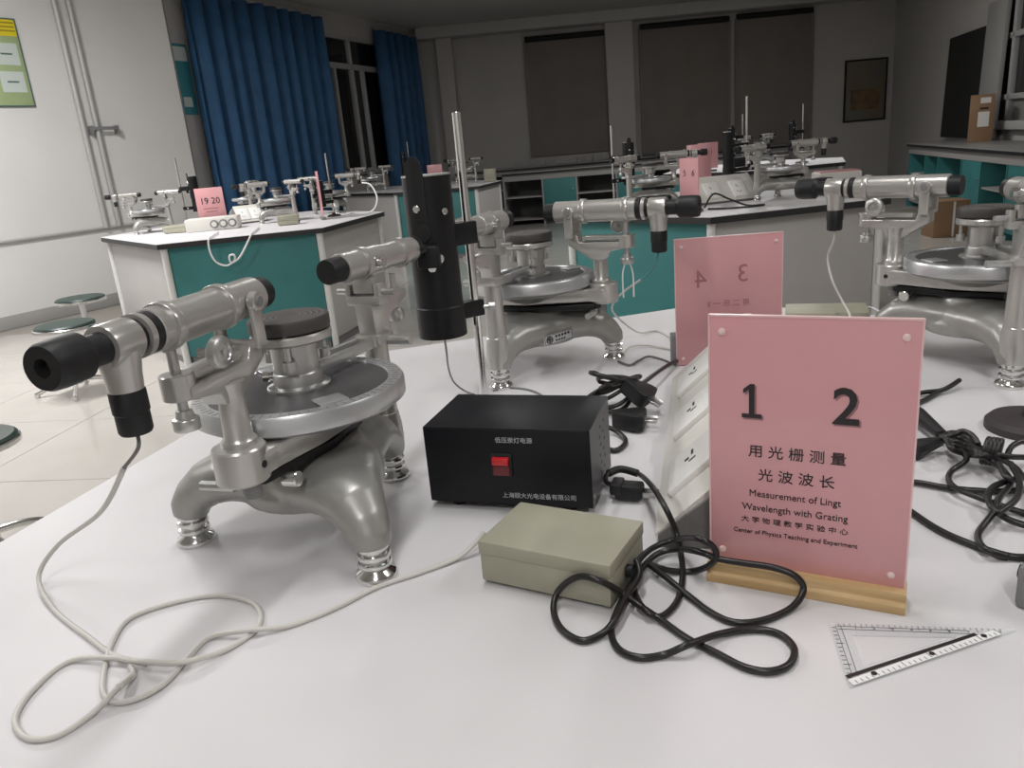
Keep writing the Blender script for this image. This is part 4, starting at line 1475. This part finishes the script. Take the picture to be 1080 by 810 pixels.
wc = thing('eyepiece_cable', 'pale grey cable looping from the near eyepiece to the green-grey transformer box', 'cable', (run[8].x, run[8].y, TOP))
bm = B(); tube(bm, [p - wc.location for p in run[2:]], CR, 8, 8); obj('cable_run', bm, 'white_cable', wc, sharp=180)
bm = B(); tube(bm, [p - wc.location for p in run[:3]], 0.0016, 8, 8); obj('lead_wire', bm, 'grey_plastic', wc, sharp=180)
lp = zz([(155, 700), (120, 694), (74, 697), (37, 725), (16, 757), (28, 778), (60, 776), (97, 753), (125, 725), (140, 712), (137, 703)], [CR, 3 * CR, CR, CR, CR, CR, CR, CR, 3 * CR, CR, CR])
bm = B(); tube(bm, [p - wc.location for p in lp], CR, 8, 8); obj('cable_loop', bm, 'white_cable', wc, sharp=180)
bm = B(); cyl(bm, lp[-3] - wc.location, lp[-2] - wc.location, 0.0032, seg=10); obj('connector', bm, 'white_plastic', wc)

# black mains cord in front of the console
def z6(pts):
    return [(x / 3.375 + 560, y / 3.375 + 480) for x, y in pts]
BR = 0.0030
cordz = z6([(300, 110), (268, 95), (275, 65), (320, 50), (380, 65), (430, 110), (480, 190), (515, 270), (532, 340), (540, 430), (520, 520), (460, 575), (400, 545), (366, 470), (378, 385), (435, 330), (520, 300), (600, 298), (655, 335), (648, 382), (585, 412), (500, 412), (440, 395),
            (420, 388), (480, 435), (560, 500), (640, 560), (725, 595), (825, 588), (925, 545), (970, 480), (940, 430), (860, 400), (760, 385), (670, 370), (600, 345), (525, 335), (450, 352), (390, 410), (340, 490), (300, 570), (286, 630), (312, 690), (385, 720), (475, 710), (560, 675), (680, 635), (800, 620), (890, 640),
            (937, 690), (920, 745), (850, 770), (760, 755), (660, 705), (560, 655), (460, 585), (385, 535), (322, 490), (250, 450), (170, 433), (100, 480), (80, 550), (110, 620), (180, 660), (250, 638), (296, 590), (335, 510), (385, 430), (375, 372)])
# height of every point: where two strands cross one rides over the other
zl = [0.016, 0.014, 0.016, 0.020, 0.018, 0.013, 0.008, 0.006, 0.009, 0.004, 0.003, 0.003, 0.009, 0.003, 0.009, 0.014, 0.017, 0.016, 0.012, 0.008, 0.004, 0.004, 0.010,
      0.011, 0.009, 0.004, 0.003, 0.003, 0.003, 0.003, 0.004, 0.010, 0.016, 0.017, 0.018, 0.019, 0.018, 0.013, 0.012, 0.004, 0.003, 0.003, 0.003, 0.003, 0.003, 0.010, 0.004, 0.003, 0.003,
      0.003, 0.003, 0.003, 0.003, 0.003, 0.003, 0.004, 0.010, 0.012, 0.016, 0.022, 0.014, 0.006, 0.003, 0.003, 0.004, 0.010, 0.013, 0.018, 0.020]
def clear_of(x, y, z, slabs, mg=0.0055):
    """point seen at a pixel at height z, moved in front of any solid that would hide or hold it"""
    P = at(x, y, TOP + z)
    best = 1.0
    for (o, rz_, x0, x1, y0, y1, h) in slabs:
        Mi = (Matrix.Translation(o) @ Matrix.Rotation(rz_, 4, 'Z')).inverted()
        a, b = Mi @ CAMP, Mi @ P
        lo, hi = 0.0, 1.0
        ok = True
        for k, (u, v) in enumerate(((x0 - mg, x1 + mg), (y0 - mg, y1 + mg), (-0.01, h))):
            d = b[k] - a[k]
            if abs(d) < 1e-9:
                ok = ok and u <= a[k] <= v
                continue
            t1_, t2_ = sorted(((u - a[k]) / d, (v - a[k]) / d))
            lo, hi = max(lo, t1_), min(hi, t2_)
        if ok and lo < hi and lo < best:
            best = lo
    return CAMP + (P - CAMP) * best
SLABS = [(psu.location, az, 0, W, 0, D, FZ + H), (ga, math.atan2(gb.y - ga.y, gb.x - ga.x), 0, 0.134, 0, 0.089, 0.05),
         (sc, saz, -0.083, 0.083, -0.015, 0.015, 0.25), (Vector((cp.x, cp.y, TOP)), R(-14.5), 0, 0.236, 0, 0.54, 0.05)]
cp3 = [clear_of(x, y, z + 0.0005, SLABS) for (x, y), z in zip(cordz, zl)]
mc = thing('mains_cord', 'tangled black mains cord lying between the green-grey box and sign 1 2', 'cord', (cp3[10].x, cp3[10].y, TOP))
bm = B(); tube(bm, [p - mc.location for p in cp3], BR, 10, 8); obj('cord_run', bm, 'black_cable', mc, sharp=180)
bm = B(); tube(bm, [p - mc.location for p in cp3[2:5]], 0.0046, 10, 6); obj('strain_relief', bm, 'black_rubber', mc, sharp=180)
pp = at(664, 517, TOP + 0.012)
bm = B()
box(bm, (0, 0, 0), (0.032, 0.022, 0.018), 0.004)
box(bm, (-0.014, 0, 0.004), (0.014, 0.026, 0.014), 0.003)
pg = obj('plug_body', bm, 'black_rubber', mc, pp - mc.location, R(-20))
for s in (-1, 1):
    bm = B(); box(bm, (0.024, s * 0.006, -0.002), (0.018, 0.0015, 0.006), 0.0004); obj('prong', bm, 'steel', pg)

# plug bundle behind the power supply
bc = at(655, 432, TOP)
pbn = thing('plug_bundle', 'black plug and coiled cord bundle behind the black power supply', 'cord', (bc.x, bc.y, TOP))
rnd = random.Random(4)
for k in range(7):
    pts = []
    cx, cy, cz = rnd.uniform(-0.01, 0.01), rnd.uniform(-0.005, 0.015), 0.020 + 0.0055 * k
    for i in range(13):
        a = 2 * PI * i / 12 + k
        pts.append((cx - 0.008 + (0.030 + 0.005 * math.sin(a * 2 + k)) * math.cos(a), cy + 0.022 * math.sin(a), cz + 0.013 * math.sin(a + k * 0.7)))
    bm = B(); tube(bm, pts, 0.0034, 8, 4); obj('cord_coil', bm, 'black_cable', pbn, sharp=180)
for (px_, py_, pz_, rz, ry) in ((676, 415, 0.034, -35, 25), (668, 442, 0.015, -20, 0)):
    q = at(px_, py_, TOP + pz_)
    bm = B()
    prism(bm, [(-0.030, -0.008), (0.004, -0.021), (0.014, -0.021), (0.017, -0.016), (0.017, 0.016), (0.014, 0.021), (0.004, 0.021), (-0.030, 0.008)], -0.012, 0.012, bev=0.003)
    pb2 = obj('plug_body', bm, 'black_rubber', pbn, q - pbn.location, rot=(0, R(ry), R(rz)))
    for (yy, tw) in ((-0.008, 0.5), (0.008, -0.5), (0.0, 0)):
        bm = B(); box(bm, (0, 0, 0), (0.018, 0.0015, 0.006), 0.0004, M=Matrix.Translation((0.025, yy, 0)) @ Matrix.Rotation(tw, 4, 'X')); obj('prong', bm, 'steel', pb2)
pts = zz([(668, 412), (690, 395), (705, 385), (718, 379)], [0.03, 0.024, 0.016, 0.006])
bm = B(); tube(bm, [p - pbn.location for p in pts], 0.0036, 8, 6); obj('cord_tail', bm, 'black_cable', pbn, sharp=180)
pts = zz([(640, 450), (652, 456), (660, 466), (650, 475), (636, 472)], [0.012, 0.006, 0.004, 0.004, 0.004])
bm = B(); tube(bm, [p - pbn.location for p in pts], 0.0036, 8, 6); obj('cord_loop', bm, 'black_cable', pbn, sharp=180)

# cable of the second spectrometer
s2 = loc_sp(c2, T2, EX, ZT - 0.070)
r2 = [s2, s2 + Vector((-0.004, 0.0, -0.012))] + zz([(690, 283), (676, 295), (660, 306), (648, 318), (646, 328), (655, 338), (665, 346), (676, 351), (694, 349), (710, 358)], [0.172, 0.145, 0.118, 0.09, 0.065, 0.04, 0.02, 0.006, 0.003, 0.003])
e2 = thing('eyepiece_cable', 'pale cable dangling from the eyepiece of the spectrometer behind the black lamp', 'cable', (r2[-2].x, r2[-2].y, TOP))
bm = B(); tube(bm, [p - e2.location for p in r2[:4]], 0.0016, 8, 6); obj('lead_wire', bm, 'poster_teal', e2, sharp=180)
bm = B(); tube(bm, [p - e2.location for p in r2[3:]], 0.0021, 8, 6); obj('cable_run', bm, 'white_cable', e2, sharp=180)
cable('thin_cable', 'thin pale cord beside the right foot of the middle spectrometer', [(656, 374, .003), (664, 366, .006), (680, 364, .004), (700, 367, .003), (710, 369, .003)], 0.002, 'white_cable', group='thin cords by sign 3 4')
cable('thin_cable', 'thin grey cord running from the middle spectrometer foot towards sign 3 4', [(652, 381, .002), (664, 385, .003), (674, 380, .004), (684, 376, .004), (698, 379, .002), (710, 384, .002)], 0.0021, 'grey_plastic', group='thin cords by sign 3 4')
cable('thin_cable', 'thin grey cord hanging from the black lamp down behind the black power supply', [(469, 357, .147), (471, 372, .115), (473, 388, .07), (478, 402, .03), (488, 411, .006), (500, 416, .003)], 0.0016, 'mid_grey_plastic', group='thin cords by the lamp rod')
cable('thin_cable', 'thin grey cord curving behind the black power supply right of the chrome rod', [(520, 412, .003), (535, 409, .002), (552, 410, .002), (566, 414, .002), (575, 420, .002)], 0.0018, 'mid_grey_plastic', group='thin cords by the lamp rod')
# hanging wire clip on the second spectrometer
q = loc_sp(c2, T2, 0.182, 0.188)
for s in (-1, 1):
    bm = B()
    tube(bm, [(q.x - c2[0] + s * 0.004, q.y - c2[1], 0.19), (q.x - c2[0] + s * 0.009, q.y - c2[1], 0.17), (q.x - c2[0] + s * 0.009, q.y - c2[1], 0.13)], 0.0014, 6, 4)
    obj('hanging_wire', bm, 'white_print', sp2)
# cable of the third spectrometer
s3 = loc_sp(c3, T3, EX, ZT - 0.070)
r3 = [s3, s3 + Vector((0, 0, -0.02))] + zz([(873, 272), (878, 296), (887, 315), (896, 332), (898, 345)], [0.155, 0.115, 0.082, 0.056, 0.04])
cable3('eyepiece_cable', 'pale cable hanging from the eyepiece of the rightmost spectrometer', r3, 0.0022, 'white_cable')
cable('thin_cable', 'thin white looped cord behind sign 1 2 near the rightmost spectrometer', [(900, 333, .003), (905, 327, .004), (917, 324, .006), (925, 327, .004), (935, 333, .003)], 0.0016, 'white_print')

# right-hand cord tangle
def z8(pts):
    return [(x / 3.24 + 930, y / 3.24 + 390) for x, y in pts]
tg = at(1000, 520, TOP)
tr = thing('cord_tangle', 'knotted tangle of black cords at the right of sign 1 2', 'cord', (tg.x, tg.y, TOP))
def tangle(pts, z, rad=0.0034, name='cord_run'):
    l = z8(pts)
    P = zz(l, z)
    bm = B()
    tube(bm, [p - tr.location for p in P], rad, 8, 8)
    return obj(name, bm, 'black_cable', tr, sharp=180)
tangle([(60, 380), (130, 386), (240, 405), (400, 415), (520, 405)], 0.0045)
tangle([(60, 455), (100, 485), (200, 550), (330, 605), (440, 637), (520, 640)], 0.004)
tangle([(215, 240), (290, 300), (235, 350), (240, 395), (340, 440), (480, 488), (560, 505)], [.02, .016, .008, .011, .011, .004, .004])
tangle([(330, 285), (400, 330), (440, 385), (400, 440), (380, 490), (330, 560), (350, 610), (430, 640)], [.022, .016, .012, .016, .012, .006, .010, .004])
tangle([(520, 360), (430, 380), (370, 410), (370, 460), (430, 510), (520, 540)], [.012, .012, .018, .016, .010, .006])
tangle([(390, 295), (450, 330), (480, 370), (430, 370), (400, 320)], [.024, .022, .018, .022, .026])
tangle([(395, 290), (450, 298), (540, 300)], [.03, .026, .02])
tangle([(430, 290), (445, 262), (485, 245), (540, 262)], [.022, .026, .028, .022])
tangle([(440, 320), (470, 380), (460, 440), (400, 490)], [.025, .024, .022, .018])
for k in range(5):
    tangle([(200 + 6 * k, 228 + 3 * k), (240, 215 + 14 * k), (290, 225 + 16 * k), (330, 262 + 8 * k), (380, 285 + 4 * k)], [0.014 + 0.004 * k, 0.018 + .002 * k, 0.022 - 0.002 * k, 0.018 + 0.002 * k, 0.02])
tangle([(200, 235), (240, 225), (275, 210), (310, 225), (330, 255)], [.018, .026, .032, .03, .024])
kn = at(1046, 476, TOP + 0.022)
bm = B()
for k in range(4):
    pts = [(0.004 * (k - 1.5) + 0.002 * math.sin(2 * PI * i / 12), 0.012 * math.cos(2 * PI * i / 12), 0.014 * math.sin(2 * PI * i / 12)) for i in range(13)]
    tube(bm, pts, 0.0034, 8, 3)
obj('knot', bm, 'black_cable', tr, kn - tr.location, R(-40), sharp=180)
for (pa_, pb_, w0, w1) in (((118, 150, .014), (205, 222, .014), 0.011, 0.007), ((100, 275, .012), (205, 243, .014), 0.013, 0.006)):
    a = at(pa_[0] / 3.24 + 930, pa_[1] / 3.24 + 390, TOP + pa_[2])
    b = at(pb_[0] / 3.24 + 930, pb_[1] / 3.24 + 390, TOP + pb_[2])
    bm = B(); cyl(bm, a - tr.location, b - tr.location, w0, w1, 10, 0.002); obj('connector', bm, 'black_rubber', tr)
cable('cord_end', 'black cord end sticking out behind the right edge of sign 1 2', [(955, 418, .006), (973, 414, .006), (995, 411, .007), (1012, 401, .012)], 0.0036, 'black_cable', 'cord', 'cord ends by sign 1 2')
cable('cord_end', 'black cord lying just below the cord end beside sign 1 2', [(955, 430, .004), (975, 422, .004), (992, 412, .005)], 0.0036, 'black_cable', 'cord', 'cord ends by sign 1 2')
# dark round stand base and grey box at the right edge
q = at(1087, 452, TOP)
rs = thing('rod_stand', 'dark round stand base cut off by the right picture edge', 'stand', q)
bm = B()
lathe(bm, [(0, 0), (0.052, 0), (0.052, 0.009), (0.046, 0.015), (0.012, 0.018), (0.010, 0.03), (0, 0.03)], seg=48)
obj('stand_base', bm, 'iron_base', rs)
bm = B()
cyl(bm, (0, 0, 0.02), (0, 0, 0.45), 0.0062, seg=20, bev=0.0006)
obj('rod', bm, 'chrome', rs)
q = at(1068, 640, TOP)
gx = thing('adapter_box', 'small mid-grey plastic box cut off by the right picture edge', 'adapter box', q, R(-50))
bm = B(); box(bm, (0.035, 0.03, 0.019), (0.07, 0.06, 0.038), 0.004); obj('case', bm, 'mid_grey_plastic', gx)
bm = B(); box(bm, (0.035, 0.03, 0.0385), (0.06, 0.05, 0.003), 0.001); obj('lid', bm, 'mid_grey_plastic', gx)
bm = B(); cyl(bm, (-0.006, 0.03, 0.018), (0.002, 0.03, 0.018), 0.006, seg=12); obj('cord_grommet', bm, 'black_rubber', gx)

# ------------------------------------------------------------------ equipment on the other islands
spectrometer('small distant spectrometer leftmost on the island by the white wall', -2.60, 6.02, 3, 176)
spectrometer('distant spectrometer directly behind the sign 19 20', -2.08, 6.72, -60, 80)
spectrometer('distant spectrometer before the blue curtain, beside the slanted console', -1.62, 5.98, -25, 205)
spectrometer('distant spectrometer at the right end of the island with sign 19 20', -1.32, 6.45, 175, 10)
lamp_stand('small distant black lamp between the leftmost spectrometer and sign 19 20', -2.27, 6.12, -2.36, 6.10, 0.12, 0.38, 0.52, 0.06, 180)
lamp_stand('distant black lamp in front of the narrow pink sign', -1.30, 5.98, -1.23, 6.04, 0.08, 0.27, 0.46, 0.05, 200)
transformer('small distant transformer box in front of the leftmost spectrometer', (-2.40, 5.72, TOP), R(-8), 0.17, 0.11, 0.05, group='transformer boxes on the far island')
transformer('distant transformer box in front of the narrow pink sign', (-1.52, 5.52, TOP), R(8), 0.14, 0.1, 0.065, group='transformer boxes on the far island')
s19 = sign('distant pink sign reading 19 20', (-2.10, 5.93, TOP), R(6), 0.20, 0.06, 0.29, 'mid_grey_plastic', base=(0.2, 0.05, 0.07), detail=False)
line(s19, '19 20', 0.064, 0, 0.195, name='numeral', y=-0.003)
for k in range(2):
    rect(s19, 'print_line', 0, 0.142 - 0.022 * k, 0.11 - 0.03 * k, 0.007, 'ink_ghost', -0.0018, 0.0006)
wb = thing('socket_box', 'white box with three round dials in front of sign 19 20', 'box', (-2.03, 5.72, TOP), R(8))
bm = B(); box(bm, (0, 0, 0.045), (0.36, 0.16, 0.09), 0.008); obj('case', bm, 'white_plastic', wb)
for k in range(3):
    bm = B(); cyl(bm, (0.02 + 0.062 * k, -0.08, 0.045), (0.02 + 0.062 * k, -0.092, 0.045), 0.029, seg=20, bev=0.002); d_ = obj('dial', bm, 'mid_grey_plastic', wb)
    bm = B(); cyl(bm, (0.02 + 0.062 * k, -0.091, 0.045), (0.02 + 0.062 * k, -0.096, 0.045), 0.018, seg=20); obj('dial_centre', bm, 'white_plastic', d_)
console('distant slanted white console on the island by the white wall', (-2.10, 6.30, TOP), R(-60), 0.22, w=0.28, h=0.13, plates=2)
sign('distant narrow pink sign turned edge-on beside a black lamp', (-1.27, 5.82, TOP), R(-72), 0.17, 0.02, 0.34, 'mid_grey_plastic', detail=False)
fy = []
fa, fb = Vector((-2.11, 4.86)), Vector((-1.12, 5.05))
fd = (fb - fa).normalized()
for x, y in ((220, 250), (220, 258), (223, 269), (229, 277), (239, 280), (247, 275), (247, 269), (242, 270), (244, 277), (253, 271), (261, 256), (265, 248)):
    t_, z_ = on_wall(fa, fb, x, y)
    q = fa + fd * t_
    fy.append(Vector((q.x, q.y, min(z_, TOP + 0.004))))
inn = Vector((-fd.y, fd.x, 0))
fy = [fy[0] + inn * 0.4, fy[0] + inn * 0.06, fy[0] + Vector((0, 0, 0.0))] + fy[1:-1] + [fy[-1], fy[-1] + inn * 0.06, fy[-1] + inn * 0.5]
for q in (fy[0], fy[1], fy[-1], fy[-2]):
    q.z = TOP + 0.009
fy[2].z = TOP + 0.005
fy[-3].z = TOP + 0.005
cable3('dangling_cable', 'white cable dangling over the teal front of the island with sign 19 20', fy, 0.006, 'white_print')
ar = [Vector((-1.03, 6.30, TOP + 0.22)), Vector((-0.95, 6.2, TOP + 0.2)), Vector((-0.90, 6.1, TOP + 0.1)), Vector((-0.95, 6.05, TOP + 0.012)), Vector((-1.12, 6.1, TOP + 0.008))]
cable3('thin_cable', 'pale arching cable at the right end of the island with sign 19 20', ar, 0.006, 'white_print')

# island behind the foreground
spectrometer('spectrometer behind the middle telescope, left of sign 5 6', 0.84, 4.33, -150, -5)
spectrometer('spectrometer on the island with sign 5 6, to the right of its console', 1.56, 4.36, -165, 2)
lamp_stand('black lamp with tall thin rod left of sign 5 6', 0.80, 4.75, 0.70, 4.72, 0.12, 0.36, 0.46, 0.06, -90)
lamp_stand('black lamp right of sign 5 6 beside a spectrometer', 1.40, 4.78, 1.52, 4.82, 0.12, 0.37, 0.56, 0.06, -60)
s56 = sign('pink sign reading 5 6 on the island behind the foreground', (0.985, 4.05, TOP), R(-58), 0.13, 0.02, 0.265, 'mid_grey_plastic', detail=False)
for b_, x in (('5', -0.028), ('6', 0.03)):
    line(s56, b_, 0.042, x, 0.19, 'ink', name='numeral', y=-0.003)
sign('blank pink sign just behind sign 5 6', (1.28, 5.0, TOP), R(-5), 0.15, 0.02, 0.31, 'mid_grey_plastic', base=(0.16, 0.03, 0.02), detail=False)
console('white slanted console on the island with sign 5 6', (1.06, 4.62, TOP), R(-80), 0.36, w=0.30, h=0.14, plates=2)
cable3('mains_cord', 'black cord lying before the console on the island with sign 5 6', [(1.08, 4.12, TOP + .006), (1.14, 4.16, TOP + .07), (1.21, 4.12, TOP + .04), (1.28, 4.05, TOP + .008), (1.36, 4.02, TOP + .006), (1.28, 3.98, TOP + .006), (1.16, 4.0, TOP + .006), (1.08, 4.05, TOP + .006)], 0.005, 'black_cable', 'cord')
bx = thing('power_supply', 'black power supply with yellow label left of sign 5 6', 'power supply', (0.80, 4.08, TOP), R(-8))
bm = B(); box(bm, (0, 0, 0.045), (0.19, 0.1, 0.09), 0.003); obj('case', bm, 'black_box', bx)
bm = B(); box(bm, (-0.06, -0.051, 0.06), (0.05, 0.002, 0.03)); obj('label_sticker', bm, 'yellow_tag', bx)
by = thing('instrument_tray', 'pink and white tray behind the rightmost telescope eyepiece', 'tray', (1.98, 4.62, TOP), R(-5))
bm = B(); box(bm, (0, 0, 0.05), (0.24, 0.16, 0.1), 0.01); obj('tray_body', bm, 'white_plastic', by)
bm = B(); box(bm, (0, 0, 0.103), (0.22, 0.14, 0.008), 0.002); obj('pink_cover', bm, 'pink', by)
bm = B(); lathe(bm, [(0, 0), (0.06, 0), (0.065, 0.05), (0.05, 0.085), (0, 0.09)], seg=28)
tag(obj('cable_roll', bm, 'black_rubber', None, (1.82, 4.42, TOP)), 'black rounded cable roll between spectrometer and pink tray', 'cord')

# dim island farther back
spectrometer('very dim spectrometer far behind sign 5 6', 2.62, 7.95, -160, 40)
lamp_stand('very dim black lamp far behind on the back island, left one', 2.30, 7.75, 2.42, 7.8, 0.12, 0.38, 0.5, 0.06, -90)
lamp_stand('very dim black lamp far behind on the back island, right one', 2.90, 7.8, 3.02, 7.85, 0.12, 0.38, 0.55, 0.06, -90)
s3_ = sign('small dim pink sign on the farther island behind the blank pink sign', (2.07, 7.75, TOP), R(-5), 0.19, 0.03, 0.27, 'mid_grey_plastic', detail=False)
for x in (-0.03, 0.03):
    rect(s3_, 'numeral', x, 0.18, 0.02, 0.035, 'ink_ghost', -0.0018, 0.0006)
dk = thing('power_supply', 'dim black power supply on the farther island right of its pink sign', 'power supply', (2.32, 7.48, TOP), R(-5))
bm = B(); box(bm, (0, 0, 0.06), (0.26, 0.14, 0.12), 0.004); obj('case', bm, 'black_box', dk)
bm = B(); box(bm, (0.05, -0.071, 0.07), (0.03, 0.004, 0.02), 0.001); obj('switch', bm, 'red_dark', dk)

# distant island by the back corner
spectrometer('dim spectrometer left on the distant island before the back window', -1.52, 10.1, 10, 185)
spectrometer('dim spectrometer right on the distant island, behind the chrome rod', -0.35, 10.2, -30, 150)
lamp_stand('dim black lamp on the distant island near the dark curtain', -1.12, 10.25, -1.06, 10.35, 0.12, 0.42, 0.55, 0.07, -90)
transformer('dim dark box on the distant island right of its lamp', (-1.1, 9.75, TOP), R(-10), 0.26, 0.14, 0.08, detail=False, group='boxes on the distant island')
transformer('dim box at the right end of the distant island', (-0.12, 9.75, TOP), R(-10), 0.13, 0.13, 0.15, detail=False, group='boxes on the distant island')
sign('dim pink sign on the distant island beside the black lamp top', (-0.74, 10.25, TOP), R(-5), 0.19, 0.03, 0.25, 'mid_grey_plastic', detail=False)
